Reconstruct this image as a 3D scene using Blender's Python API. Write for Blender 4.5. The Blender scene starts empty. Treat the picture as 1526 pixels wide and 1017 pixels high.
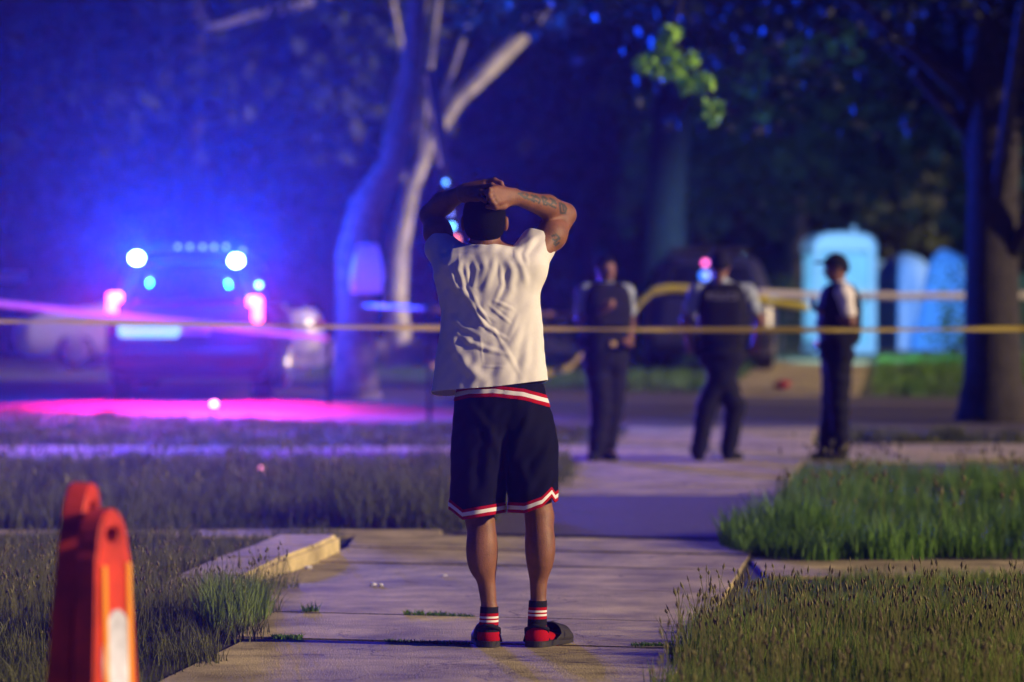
import bpy, bmesh, math, random
import numpy as np
from mathutils import Vector, Matrix
random.seed(7); RNG = np.random.default_rng(7)
sc = bpy.context.scene
COL = sc.collection

# ------------------------------------------------------------------ camera
FPX, CX, HY, CH = 5722.0, 763.0, 465.0, 1.31       # focal length in photo pixels, centre, horizon row, eye height
cam = bpy.data.cameras.new('camera'); camo = bpy.data.objects.new('camera', cam); COL.objects.link(camo)
camo.location = (0, 0, CH); camo.rotation_euler = (math.radians(90), 0, 0)
cam.sensor_width = 36; cam.lens = 135; cam.shift_y = -(508.5 - HY) / 1526
cam.clip_start = 0.5; cam.clip_end = 2000
cam.dof.use_dof = True; cam.dof.focus_distance = 14.85; cam.dof.aperture_fstop = 2.3
sc.camera = camo
# ------------------------------------------------------------------ world, key light
SUN_EL, SUN_AZ = math.radians(17), math.radians(107)   # azimuth measured clockwise from +Y: low, from the right, slightly behind the camera
w = bpy.data.worlds.new('World'); sc.world = w; w.use_nodes = True
nt = w.node_tree; nt.nodes.clear()
sky = nt.nodes.new('ShaderNodeTexSky'); sky.sky_type = 'NISHITA'; sky.sun_disc = False
sky.sun_elevation = SUN_EL; sky.sun_rotation = SUN_AZ
mx = nt.nodes.new('ShaderNodeMix'); mx.data_type = 'RGBA'; mx.blend_type = 'MULTIPLY'; mx.inputs[0].default_value = 1
mx.inputs[7].default_value = (0.008, 0.065, 1.0, 1)
bg = nt.nodes.new('ShaderNodeBackground'); bg.inputs[1].default_value = 0.070
wo = nt.nodes.new('ShaderNodeOutputWorld')
nt.links.new(sky.outputs[0], mx.inputs[6]); nt.links.new(mx.outputs[2], bg.inputs[0]); nt.links.new(bg.outputs[0], wo.inputs[0])
sl = bpy.data.lights.new('sun', 'SUN'); sl.energy = 5.0; sl.color = (1.0, 0.74, 0.40); sl.angle = math.radians(0.7)
so = bpy.data.objects.new('sun', sl); COL.objects.link(so)
sd = Vector((math.sin(SUN_AZ) * math.cos(SUN_EL), math.cos(SUN_AZ) * math.cos(SUN_EL), math.sin(SUN_EL)))
so.rotation_euler = sd.to_track_quat('Z', 'Y').to_euler(); so.location = (8, 0, 8)
vs = sc.view_settings; vs.view_transform = 'Standard'; vs.look = 'None'; vs.gamma = 1; vs.use_curve_mapping = False; vs.exposure = 0.0
sc.render.engine = 'CYCLES'
cy = sc.cycles; cy.use_denoising = True; cy.max_bounces = 5; cy.diffuse_bounces = 2; cy.glossy_bounces = 2
cy.transmission_bounces = 3; cy.volume_bounces = 0; cy.sample_clamp_indirect = 4

BLUE = (0.002, 0.050, 1.0); RED = (1.0, 0.0, 0.06)

# ------------------------------------------------------------------ helpers
def zg(Y):
    return float(np.interp(Y, [-1e3, 0, 33, 40, 46, 60, 72, 100, 200, 800], [0, 0, 0, .11, .25, .42, .52, .62, .8, .9]))
def P(px, py, Y):
    return Vector(((px - CX) * Y / FPX, Y, CH - (py - HY) * Y / FPX))
def link(o, parent=None):
    COL.objects.link(o)
    if parent is not None: o.parent = parent
    return o
def tag(o, label=None, cat=None, group=None, kind=None):
    if label: o['label'] = label
    if cat: o['category'] = cat
    if group: o['group'] = group
    if kind: o['kind'] = kind
    return o
def empty(name, loc=(0, 0, 0), rz=0.0):
    o = bpy.data.objects.new(name, None); o.location = loc; o.rotation_euler = (0, 0, rz); o.empty_display_size = .1
    return link(o)
def mesh_np(name, V, F, mat, parent=None, smooth=True):
    """F: list of arrays (n,3)/(n,4) or a python list of faces"""
    me = bpy.data.meshes.new(name)
    if isinstance(F, list) and len(F) and isinstance(F[0], np.ndarray):
        V = np.asarray(V, np.float32)
        me.vertices.add(len(V)); me.vertices.foreach_set('co', V.ravel())
        loops = np.concatenate([f.ravel() for f in F]); tot = np.concatenate([np.full(len(f), f.shape[1]) for f in F])
        st = np.concatenate([[0], np.cumsum(tot)[:-1]])
        me.loops.add(len(loops)); me.loops.foreach_set('vertex_index', loops.astype(np.int32))
        me.polygons.add(len(tot)); me.polygons.foreach_set('loop_start', st.astype(np.int32)); me.polygons.foreach_set('loop_total', tot.astype(np.int32))
        me.update(calc_edges=True)
    else:
        me.from_pydata([tuple(v) for v in V], [], [tuple(f) for f in F])
    me.validate()
    me.polygons.foreach_set('use_smooth', [smooth] * len(me.polygons)); me.update()
    if mat: me.materials.append(mat)
    return link(bpy.data.objects.new(name, me), parent)
def bm_obj(name, bm, mat, parent=None, smooth=False):
    me = bpy.data.meshes.new(name); bm.normal_update(); bm.to_mesh(me); bm.free()
    me.polygons.foreach_set('use_smooth', [smooth] * len(me.polygons))
    if mat: me.materials.append(mat)
    return link(bpy.data.objects.new(name, me), parent)
def add_box(bm, c, s, bevel=0.0, M=None):
    r = bmesh.ops.create_cube(bm, size=1, matrix=Matrix.Translation(c) @ Matrix.Diagonal((*s, 1)))
    if bevel:
        es = {e for v in r['verts'] for e in v.link_edges}
        r2 = bmesh.ops.bevel(bm, geom=list(es), offset=bevel, segments=2, affect='EDGES', profile=.5)
        vs_ = list({v for f in r2['faces'] for v in f.verts})
    else: vs_ = r['verts']
    if M is not None:
        bmesh.ops.transform(bm, matrix=M, verts=vs_)
def add_cyl(bm, p0, p1, r0, r1=None, n=12):
    p0, p1 = Vector(p0), Vector(p1); r1 = r0 if r1 is None else r1
    d = p1 - p0; q = d.to_track_quat('Z', 'Y').to_matrix().to_4x4()
    bmesh.ops.create_cone(bm, cap_ends=True, segments=n, radius1=r0, radius2=r1, depth=d.length,
                          matrix=Matrix.Translation((p0 + p1) / 2) @ q)
def tube(pts, rads, n=10, wob=0.0):
    pts = [Vector(p) for p in pts]; V = []; F = []
    for i, p in enumerate(pts):
        d = (pts[min(i + 1, len(pts) - 1)] - pts[max(i - 1, 0)]).normalized()
        u = d.orthogonal() if i == 0 else (u - d * u.dot(d)); u.normalize(); v = d.cross(u)
        for k in range(n):
            a = 2 * math.pi * k / n; r = rads[i] * (1 + wob * math.sin(3 * a + i * 1.3) + wob * .6 * math.sin(5 * a - i))
            V.append(p + (u * math.cos(a) + v * math.sin(a)) * r)
    for i in range(len(pts) - 1):
        for k in range(n):
            F.append((i * n + k, i * n + (k + 1) % n, (i + 1) * n + (k + 1) % n, (i + 1) * n + k))
    F.append(tuple(range(n))[::-1]); F.append(tuple((len(pts) - 1) * n + k for k in range(n)))
    return V, F
def merge(parts):
    V, F = [], []
    for v, f in parts:
        o = len(V); V += list(v); F += [tuple(i + o for i in x) for x in f]
    return V, F

# ------------------------------------------------------------------ materials
def mat(name, col, rough=.8, noise=None, bump=None, metal=0.0, spec=.5, emis=None, alpha=None, extra=None, coord='Object'):
    """noise=(scale, amount, detail) colour mottling; bump=(scale, distance)"""
    m = bpy.data.materials.new(name); m.use_nodes = True; t = m.node_tree; b = t.nodes['Principled BSDF']
    b.inputs['Base Color'].default_value = (*col, 1); b.inputs['Roughness'].default_value = rough
    b.inputs['Metallic'].default_value = metal; b.inputs['Specular IOR Level'].default_value = spec
    tc = t.nodes.new('ShaderNodeTexCoord')
    if noise:
        n = t.nodes.new('ShaderNodeTexNoise'); n.inputs['Scale'].default_value = noise[0]; n.inputs['Detail'].default_value = noise[2] if len(noise) > 2 else 5
        t.links.new(tc.outputs[coord], n.inputs['Vector'])
        r = t.nodes.new('ShaderNodeValToRGB'); a = noise[1]
        r.color_ramp.elements[0].position = .3; r.color_ramp.elements[1].position = .7
        r.color_ramp.elements[0].color = (*[c * (1 - a) for c in col], 1); r.color_ramp.elements[1].color = (*[min(1, c * (1 + a)) for c in col], 1)
        t.links.new(n.outputs[0], r.inputs[0]); t.links.new(r.outputs[0], b.inputs['Base Color'])
    if bump:
        n2 = t.nodes.new('ShaderNodeTexNoise'); n2.inputs['Scale'].default_value = bump[0]; n2.inputs['Detail'].default_value = 6
        t.links.new(tc.outputs[coord], n2.inputs['Vector'])
        bp = t.nodes.new('ShaderNodeBump'); bp.inputs['Distance'].default_value = bump[1]; bp.inputs['Strength'].default_value = 1
        t.links.new(n2.outputs[0], bp.inputs['Height']); t.links.new(bp.outputs[0], b.inputs['Normal'])
    if emis:
        b.inputs['Emission Color'].default_value = (*emis[0], 1); b.inputs['Emission Strength'].default_value = emis[1]
    return m
def leafmat(name, ca, cb, trans=.3, coord='Object'):
    m = bpy.data.materials.new(name); m.use_nodes = True; t = m.node_tree; b = t.nodes['Principled BSDF']
    at = t.nodes.new('ShaderNodeAttribute'); at.attribute_name = 'rnd'
    r = t.nodes.new('ShaderNodeValToRGB'); r.color_ramp.elements[0].color = (*ca, 1); r.color_ramp.elements[1].color = (*cb, 1)
    t.links.new(at.outputs['Fac'], r.inputs[0]); t.links.new(r.outputs[0], b.inputs['Base Color'])
    b.inputs['Roughness'].default_value = .6; b.inputs['Specular IOR Level'].default_value = .25
    tr = t.nodes.new('ShaderNodeBsdfTranslucent'); t.links.new(r.outputs[0], tr.inputs[0])
    ms = t.nodes.new('ShaderNodeMixShader'); ms.inputs[0].default_value = trans
    o = t.nodes['Material Output']
    t.links.new(b.outputs[0], ms.inputs[1]); t.links.new(tr.outputs[0], ms.inputs[2]); t.links.new(ms.outputs[0], o.inputs[0])
    return m
def set_attr(o, name, arr, domain='FACE'):
    a = o.data.attributes.new(name, 'FLOAT', domain); a.data.foreach_set('value', np.asarray(arr, np.float32))
M = {}
M['soil'] = mat('soil', (.035, .032, .018), .95, (3, .5), (40, .01))
M['far_grass'] = mat('far_grass', (.10, .12, .035), .95, (2.2, .55, 8), (60, .03))
M['concrete'] = mat('concrete', (.53, .45, .20), .9, (3.5, .34, 12), (120, .006), spec=.2)
def grit(m, fine=.25, cracks=True):
    t = m.node_tree; b = t.nodes['Principled BSDF']; src = b.inputs['Base Color'].links[0].from_socket; tc = t.nodes.new('ShaderNodeTexCoord')
    n = t.nodes.new('ShaderNodeTexNoise'); n.inputs['Scale'].default_value = 170; n.inputs['Detail'].default_value = 3; t.links.new(tc.outputs['Object'], n.inputs['Vector'])
    mr = t.nodes.new('ShaderNodeMapRange'); mr.inputs[1].default_value = .35; mr.inputs[2].default_value = .65; mr.inputs[3].default_value = 1 - fine; mr.inputs[4].default_value = 1 + fine; t.links.new(n.outputs[0], mr.inputs[0])
    n2 = t.nodes.new('ShaderNodeTexNoise'); n2.inputs['Scale'].default_value = 1.3; n2.inputs['Detail'].default_value = 9; n2.inputs['Roughness'].default_value = .7; t.links.new(tc.outputs['Object'], n2.inputs['Vector'])
    m2 = t.nodes.new('ShaderNodeMapRange'); m2.inputs[1].default_value = .38; m2.inputs[2].default_value = .6; m2.inputs[3].default_value = .62; m2.inputs[4].default_value = 1.08; t.links.new(n2.outputs[0], m2.inputs[0])
    mu = t.nodes.new('ShaderNodeMath'); mu.operation = 'MULTIPLY'; t.links.new(mr.outputs[0], mu.inputs[0]); t.links.new(m2.outputs[0], mu.inputs[1]); fac = mu.outputs[0]
    if cracks:
        v = t.nodes.new('ShaderNodeTexVoronoi'); v.feature = 'DISTANCE_TO_EDGE'; v.inputs['Scale'].default_value = .8; nn = t.nodes.new('ShaderNodeTexNoise'); nn.inputs['Scale'].default_value = 4; nn.inputs['Detail'].default_value = 6
        t.links.new(tc.outputs['Object'], nn.inputs['Vector']); va = t.nodes.new('ShaderNodeVectorMath'); va.operation = 'MULTIPLY_ADD'; va.inputs[1].default_value = (.5, .5, .5); t.links.new(nn.outputs[1], va.inputs[0]); t.links.new(tc.outputs['Object'], va.inputs[2]); t.links.new(va.outputs[0], v.inputs['Vector'])
        m3 = t.nodes.new('ShaderNodeMapRange'); m3.inputs[1].default_value = 0; m3.inputs[2].default_value = .008; m3.inputs[3].default_value = .35; m3.inputs[4].default_value = 1; t.links.new(v.outputs['Distance'], m3.inputs[0])
        m4 = t.nodes.new('ShaderNodeMath'); m4.operation = 'MULTIPLY'; t.links.new(fac, m4.inputs[0]); t.links.new(m3.outputs[0], m4.inputs[1]); fac = m4.outputs[0]
    sc_ = t.nodes.new('ShaderNodeVectorMath'); sc_.operation = 'SCALE'; t.links.new(src, sc_.inputs[0]); t.links.new(fac, sc_.inputs['Scale']); t.links.new(sc_.outputs[0], b.inputs['Base Color'])
M['concrete'].node_tree.nodes['Principled BSDF']; grit(M['concrete'])
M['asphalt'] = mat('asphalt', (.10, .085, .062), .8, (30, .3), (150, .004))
M['bark'] = mat('bark', (.16, .14, .12), .9, (9, .4), (25, .03))
M['pale_bark'] = mat('pale_bark', (.48, .46, .38), .85, (4, .5), (18, .02))
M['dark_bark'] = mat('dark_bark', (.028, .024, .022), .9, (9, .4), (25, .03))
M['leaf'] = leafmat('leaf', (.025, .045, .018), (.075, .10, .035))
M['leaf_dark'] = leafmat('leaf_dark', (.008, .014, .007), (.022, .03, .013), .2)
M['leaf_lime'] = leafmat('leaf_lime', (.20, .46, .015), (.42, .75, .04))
M['grass'] = leafmat('grass', (.03, .07, .008), (.20, .30, .04))
M['grass_dull'] = leafmat('grass_dull', (.022, .036, .009), (.15, .165, .04))
M['grass_fresh'] = leafmat('grass_fresh', (.03, .085, .010), (.14, .30, .03))
M['seed'] = leafmat('seed', (.06, .04, .025), (.24, .25, .06), .1)
M['black_metal'] = mat('black_metal', (.02, .02, .022), .45, metal=.6)
M['paper'] = mat('paper', (.75, .75, .76), .8)

# lens that gives off light + the lamp's own light
def lens_mat(name, col, s):
    return mat(name, (.8, .8, .8), .3, emis=(col, s))
def lamp(parent, loc, col, watts, radius=.06, aim=None, cone=150, blend=.5):
    l = bpy.data.lights.new('lamp_light', 'SPOT' if aim is not None else 'POINT'); l.energy = watts; l.color = col; l.shadow_soft_size = radius
    o = bpy.data.objects.new('lamp_light', l)
    if aim is not None:
        l.spot_size = math.radians(cone); l.spot_blend = blend
        o.rotation_euler = (-Vector(aim)).to_track_quat('Z', 'Y').to_euler()
    o.location = loc
    return link(o, parent)

# ------------------------------------------------------------------ signed distance modelling
class Field:
    def __init__(s, lo, hi, h):
        s.lo = np.array(lo, float); s.h = h; s.n = np.ceil((np.array(hi) - s.lo) / h).astype(int) + 1
        s.f = np.full(s.n, .5, np.float32)
    def _win(s, lo, hi):
        a = np.clip(np.floor((np.array(lo) - s.lo) / s.h).astype(int), 0, s.n); b = np.clip(np.ceil((np.array(hi) - s.lo) / s.h).astype(int) + 1, 0, s.n)
        if (b <= a).any(): return None
        g = [np.arange(a[i], b[i]) * s.h + s.lo[i] for i in range(3)]
        return (slice(a[0], b[0]), slice(a[1], b[1]), slice(a[2], b[2])), g[0][:, None, None], g[1][None, :, None], g[2][None, None, :]
    def _add(s, sl_, d, k, sub=False):
        a = s.f[sl_]; d = d.astype(np.float32)
        if sub:
            d = -d; hh = np.maximum(k - np.abs(a - d), 0) / k; s.f[sl_] = np.maximum(a, d) + hh * hh * k / 4
        else:
            hh = np.maximum(k - np.abs(a - d), 0) / k; s.f[sl_] = np.minimum(a, d) - hh * hh * k / 4
    def rc(s, a, b, ra, rb, k=.02, sq=(1, 1, 1), sub=False):
        a = np.array(a, float); b = np.array(b, float); q = np.array(sq, float); m = max(ra, rb) / min(q) + k + 3 * s.h
        wn = s._win(np.minimum(a, b) - m, np.maximum(a, b) + m)
        if wn is None: return
        sl_, x, y, z = wn; x, y, z = (x - a[0]) * q[0], (y - a[1]) * q[1], (z - a[2]) * q[2]; d = (b - a) * q
        t = np.clip((x * d[0] + y * d[1] + z * d[2]) / max(d @ d, 1e-9), 0, 1)
        s._add(sl_, np.sqrt((x - t * d[0]) ** 2 + (y - t * d[1]) ** 2 + (z - t * d[2]) ** 2) - (ra + (rb - ra) * t), k, sub)
    def el(s, c, r, k=.02, sub=False, rot=None):
        c = np.array(c, float); r = np.array(r, float); m = max(r) + k + 3 * s.h
        wn = s._win(c - m, c + m)
        if wn is None: return
        sl_, x, y, z = wn; x, y, z = x - c[0], y - c[1], z - c[2]
        if rot is not None:
            R = np.array(rot); x, y, z = (R[0][0] * x + R[0][1] * y + R[0][2] * z), (R[1][0] * x + R[1][1] * y + R[1][2] * z), (R[2][0] * x + R[2][1] * y + R[2][2] * z)
        k0 = np.sqrt((x / r[0]) ** 2 + (y / r[1]) ** 2 + (z / r[2]) ** 2); k1 = np.sqrt((x / r[0] ** 2) ** 2 + (y / r[1] ** 2) ** 2 + (z / r[2] ** 2) ** 2)
        s._add(sl_, k0 * (k0 - 1) / np.maximum(k1, 1e-6), k, sub)
    def loft(s, zs, cx, cy_, a, b, k=.02, power=2.0, cap=True):
        """stack of (super)ellipses along z; zs ascending"""
        o = np.argsort(zs); zs, cx, cy_, a, b = [np.array(v, float)[o] for v in (zs, cx, cy_, a, b)]
        m = k + 3 * s.h
        wn = s._win((min(cx - a) - m, min(cy_ - b) - m, zs[0] - m), (max(cx + a) + m, max(cy_ + b) + m, zs[-1] + m))
        sl_, x, y, z = wn; zz = z.ravel()
        I = lambda v: np.interp(zz, zs, v)[None, None, :]
        A, B = I(a), I(b); u = np.abs((x - I(cx)) / A); v = np.abs((y - I(cy_)) / B)
        k0 = (u ** power + v ** power) ** (1 / power)
        g = np.sqrt((u / A) ** 2 + (v / B) ** 2) / np.maximum(k0, 1e-3)
        d = (k0 - 1) / np.maximum(g, 1e-3) * 1.0
        d = np.maximum(d, np.maximum(zs[0] - z, z - zs[-1]))
        s._add(sl_, d, k)
    def mesh(s):
        f = s.f; S = f < 0
        c = np.zeros(np.array(f.shape) - 1, np.int8)
        for i in (0, 1):
            for j in (0, 1):
                for k in (0, 1):
                    c += S[i:f.shape[0] - 1 + i, j:f.shape[1] - 1 + j, k:f.shape[2] - 1 + k]
        ii = np.argwhere((c > 0) & (c < 8)); idx = np.full(c.shape, -1, np.int32); idx[tuple(ii.T)] = np.arange(len(ii))
        acc = np.zeros((len(ii), 3)); cnt = np.zeros(len(ii))
        cor = [(i, j, k) for i in (0, 1) for j in (0, 1) for k in (0, 1)]
        for a in cor:
            for ax in range(3):
                if a[ax] == 0:
                    b = list(a); b[ax] = 1
                    fa = f[ii[:, 0] + a[0], ii[:, 1] + a[1], ii[:, 2] + a[2]]; fb = f[ii[:, 0] + b[0], ii[:, 1] + b[1], ii[:, 2] + b[2]]
                    mm = (fa < 0) != (fb < 0); t = np.where(mm, fa / np.where(mm, fa - fb, 1), 0)
                    p = np.tile(np.array(a, float), (len(ii), 1)); p[:, ax] = t
                    acc[mm] += p[mm]; cnt[mm] += 1
        V = (ii + acc / cnt[:, None]) * s.h + s.lo
        Q = []
        for ax in range(3):
            o1, o2 = [(1, 2), (2, 0), (0, 1)][ax]
            sh = list(f.shape); sh[ax] -= 1
            A = S[tuple(slice(0, sh[q]) for q in range(3))]; B = S[tuple(slice(1, None) if q == ax else slice(0, sh[q]) for q in range(3))]
            e = np.argwhere(A != B); e = e[(e[:, o1] > 0) & (e[:, o2] > 0) & (e[:, o1] < f.shape[o1] - 1) & (e[:, o2] < f.shape[o2] - 1)]
            if not len(e): continue
            ins = A[tuple(e.T)]
            def at(d1, d2):
                g = e.copy(); g[:, o1] -= d1; g[:, o2] -= d2; return idx[tuple(g.T)]
            q = np.stack([at(1, 1), at(0, 1), at(0, 0), at(1, 0)], 1)
            q[~ins] = q[~ins][:, ::-1]; Q.append(q)
        Q = np.concatenate(Q); Q = Q[(Q >= 0).all(1)]
        return V, Q
def tris(Q):
    return np.concatenate([Q[:, [0, 1, 2]], Q[:, [0, 2, 3]]])
def compact(V, T):
    u, inv = np.unique(T.ravel(), return_inverse=True); return V[u], inv.reshape(T.shape)
def cut(V, T, fn):
    """split a triangle mesh along fn==0; returns (positive side, negative side), each (V, T)"""
    f = fn(V); f = np.where(np.abs(f) < 1e-7, 1e-7, f); s = f > 0; ns = s[T].sum(1)
    pos = list(T[ns == 3]); neg = list(T[ns == 0]); V = list(map(np.array, V)); cache = {}
    def mid(i, j):
        key = (min(i, j), max(i, j))
        if key not in cache:
            i2, j2 = key; t = f[i2] / (f[i2] - f[j2]); V.append(V[i2] * (1 - t) + V[j2] * t); cache[key] = len(V) - 1
        return cache[key]
    for tr in T[(ns == 1) | (ns == 2)]:
        a, b, c = [int(q) for q in tr]
        lone = ns_l = None
        k = s[[a, b, c]]; want = (k.sum() == 1)
        for r in range(3):
            x, y, z = [(a, b, c), (b, c, a), (c, a, b)][r]
            if s[x] == want and s[y] != want and s[z] != want:
                p, q = mid(x, y), mid(x, z)
                (pos if want else neg).append(np.array((x, p, q)))
                (neg if want else pos).extend([np.array((p, y, z)), np.array((p, z, q))])
                break
    V = np.array(V)
    mk = lambda L: compact(V, np.array(L, int)) if len(L) else (np.zeros((0, 3)), np.zeros((0, 3), int))
    return mk(pos), mk(neg)
def vnormals(V, T):
    fn = np.cross(V[T[:, 1]] - V[T[:, 0]], V[T[:, 2]] - V[T[:, 0]]); N = np.zeros_like(V)
    for i in range(3): np.add.at(N, T[:, i], fn)
    return N / np.maximum(np.linalg.norm(N, axis=1, keepdims=True), 1e-9)
def relax(V, T, n=2, lam=.5):
    E = np.concatenate([T[:, [0, 1]], T[:, [1, 2]], T[:, [2, 0]]]); E = np.unique(np.sort(E, 1), axis=0); V = V.copy()
    deg = np.bincount(E.ravel(), minlength=len(V))[:, None]
    for _ in range(n):
        A = np.zeros_like(V); np.add.at(A, E[:, 0], V[E[:, 1]]); np.add.at(A, E[:, 1], V[E[:, 0]])
        V += lam * (A / np.maximum(deg, 1) - V)
    return V
def solidify(o, t, off=1):
    m = o.modifiers.new('thickness', 'SOLIDIFY'); m.thickness = t; m.offset = off
def offset_shell(o): solidify(o, .003)

# ================================================================== SETTING
# ---- ground: one sheet to the horizon
ys = [-60, -20, 0, 8, 12, 16, 20, 24, 28, 31, 33, 35, 37, 40, 43, 46, 50, 55, 60, 66, 72, 80, 90, 100, 130, 200, 400, 900]
xs = [-500, -150, -60, -30, -15, -8, -4, 0, 4, 8, 15, 30, 60, 150, 500]
V = [(x, y, zg(y)) for y in ys for x in xs]; nx = len(xs)
F = [(j * nx + i, j * nx + i + 1, (j + 1) * nx + i + 1, (j + 1) * nx + i) for j in range(len(ys) - 1) for i in range(nx - 1)]
g = mesh_np('ground', V, F, M['far_grass'], smooth=True); tag(g, kind='structure')
def sheet(name, poly, dz, m, ny=1):
    """poly in (x, y): left edge points then right edge points as rows [(xl, yl, xr, yr), ...] ascending in y"""
    V = []; F = []
    for a, b, c, d in poly:
        for t in np.linspace(0, 1, 9):
            x, y = a + (c - a) * t, b + (d - b) * t; V.append((x, y, zg(y) + dz))
    for j in range(len(poly) - 1):
        for i in range(8): F.append((j * 9 + i, j * 9 + i + 1, (j + 1) * 9 + i + 1, (j + 1) * 9 + i))
    return mesh_np(name, V, F, m)
# near lawns are bare soil under real grass
so_ = sheet('lawn_soil', [(-12, 0, 12, 0), (-12, 14, 12, 14), (-12, 33, 12, 33)], .004, M['soil']); tag(so_, kind='structure')
# street crossing behind the officers, bending away on the left
rows = []
for t in np.linspace(0, 1, 12):
    a = (-60, 58 + 17 * t, 60, 12 + 12 * t)
    rows.append(a)
V = []; F = []
NXs = 61
for j in range(12):
    for i in range(NXs):
        x = -60 + 2.0 * i
        c0 = 40.0 - .55 * x + (.02 * x * x if x < 0 else 0) * 0.3; c1 = 49.5 - .62 * x + (.02 * x * x if x < 0 else 0) * 0.3
        y = c0 + (c1 - c0) * j / 11
        V.append((x, y, zg(y) + .008))
for j in range(11):
    for i in range(NXs - 1): F.append((j * NXs + i, j * NXs + i + 1, (j + 1) * NXs + i + 1, (j + 1) * NXs + i))
st = mesh_np('street', V, F, M['asphalt']); tag(st, kind='structure')

def SX(Y, u):   # sidewalk edge: u = 0 left, 1 right
    return (-1.19 + .1 * (Y - 13.6)) + u * 1.75
# ---- sidewalk made of slabs
sw = empty('sidewalk'); tag(sw, kind='structure')
def slab(cs, top, th=.12, m=None, name='concrete_slab', parent=None, jit=True):
    """cs: 4 corners (x, y) counter-clockwise from near left"""
    bm = bmesh.new(); c = sum((Vector(p) for p in cs), Vector((0, 0))) / 4
    t = [random.uniform(-.003, .003) if jit else 0 for _ in range(3)]
    up = []; dn = []
    for p in cs:
        q = Vector(p); q = q + (c - q).normalized() * .013
        z = top + zg(q.y) + t[0] + t[1] * (q.x - c.x) + t[2] * (q.y - c.y)
        up.append(bm.verts.new((q.x, q.y, z))); dn.append(bm.verts.new((q.x, q.y, z - th)))
    f = bm.faces.new(up)
    for i in range(4): bm.faces.new((up[i], dn[i], dn[(i + 1) % 4], up[(i + 1) % 4]))
    bmesh.ops.bevel(bm, geom=list(f.edges), offset=.008, segments=2, affect='EDGES')
    return bm_obj(name, bm, m or M['concrete'], parent or sw)
skew = .30
def row(yc0, yc1, ul, ur, m=None, n=1, sk0=skew, sk1=skew):
    """slab row between sidewalk stations yc0..yc1 at the walk centre, x from ul to ur"""
    xs_ = np.linspace(0, 1, n + 1)
    for i in range(n):
        a = ul(yc0) + (ur(yc0) - ul(yc0)) * xs_[i]; b = ul(yc0) + (ur(yc0) - ul(yc0)) * xs_[i + 1]
        c = ul(yc1) + (ur(yc1) - ul(yc1)) * xs_[i + 1]; d = ul(yc1) + (ur(yc1) - ul(yc1)) * xs_[i]
        cxm = (ul(yc0) + ur(yc0)) / 2
        Yf = lambda x, y, sk: y - sk * (x - cxm)
        slab([(a, Yf(a, yc0, sk0)), (b, Yf(b, yc0, sk0)), (c, Yf(c, yc1, sk1)), (d, Yf(d, yc1, sk1))], .018, m=m)
L0 = lambda y: SX(y, 0) - .02; R0 = lambda y: SX(y, 1)
for a, b in [(6.5, 8.0), (8.0, 9.6), (9.6, 11.3), (11.3, 13.1), (13.1, 15.05)]: row(a, b, L0, R0, sk0=.3 if a > 13 else .1, sk1=.3 if b > 14 else .1)
LA = lambda y: float(np.interp(y, [15, 16, 18, 19.8, 20.8, 22.3], [-1.12, -1.08, -1.22, -1.0, -.92, -.92]))
for a, b in [(15.05, 16.3), (16.3, 18.0), (18.0, 19.6), (19.6, 20.8), (20.8, 22.0)]:
    row(a, b, LA, R0)
LB = lambda y: SX(y, 0) + .0
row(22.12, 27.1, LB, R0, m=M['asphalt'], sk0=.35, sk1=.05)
for a, b in [(27.2, 28.6), (28.6, 30.2), (30.2, 31.6), (31.6, 33.1)]: row(a, b, lambda y: SX(y, 0) - .35, R0, sk0=.03, sk1=.03)
for a, b in [(36.2, 37.8), (37.8, 39.4)]: row(a, b, lambda y: SX(y, 0) - .2, R0, sk0=.03, sk1=.03)
for a in np.arange(47.2, 66, 1.8): row(a, a + 1.8, lambda y: SX(y, 0) + .35, lambda y: SX(y, 1) + .35, sk0=.03, sk1=.03)
# ---- cross path of slabs, running left and right in front of the officers
cp = empty('cross_path'); tag(cp, kind='structure')
for i, x in enumerate(np.arange(-11.4, -.1 + .6, 1.6)):
    slab([(x, 33.3 + .0 * x), (x + 1.6, 33.3), (x + 1.6, 35.6), (x, 35.6)], .018, parent=cp)
for i, x in enumerate(np.arange(-.2 + .4, 13, 1.6)):
    slab([(x, 33.15), (x + 1.6, 33.15), (x + 1.6, 36.1), (x, 36.1)], .018, parent=cp)
# thin concrete strips across the lawns
cs = empty('concrete_strip'); tag(cs, kind='structure')
for x in np.arange(1.235, 9, 1.5):
    slab([(x, 18.75), (x + 1.5, 18.75), (x + 1.5, 20.05), (x, 20.05)], .018, parent=cs)
for x in np.arange(-9.4, -1.6, 1.5):
    slab([(x, 22.1), (x + 1.5, 22.1), (x + 1.5, 22.75), (x, 22.75)], .02, parent=cs)
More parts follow.
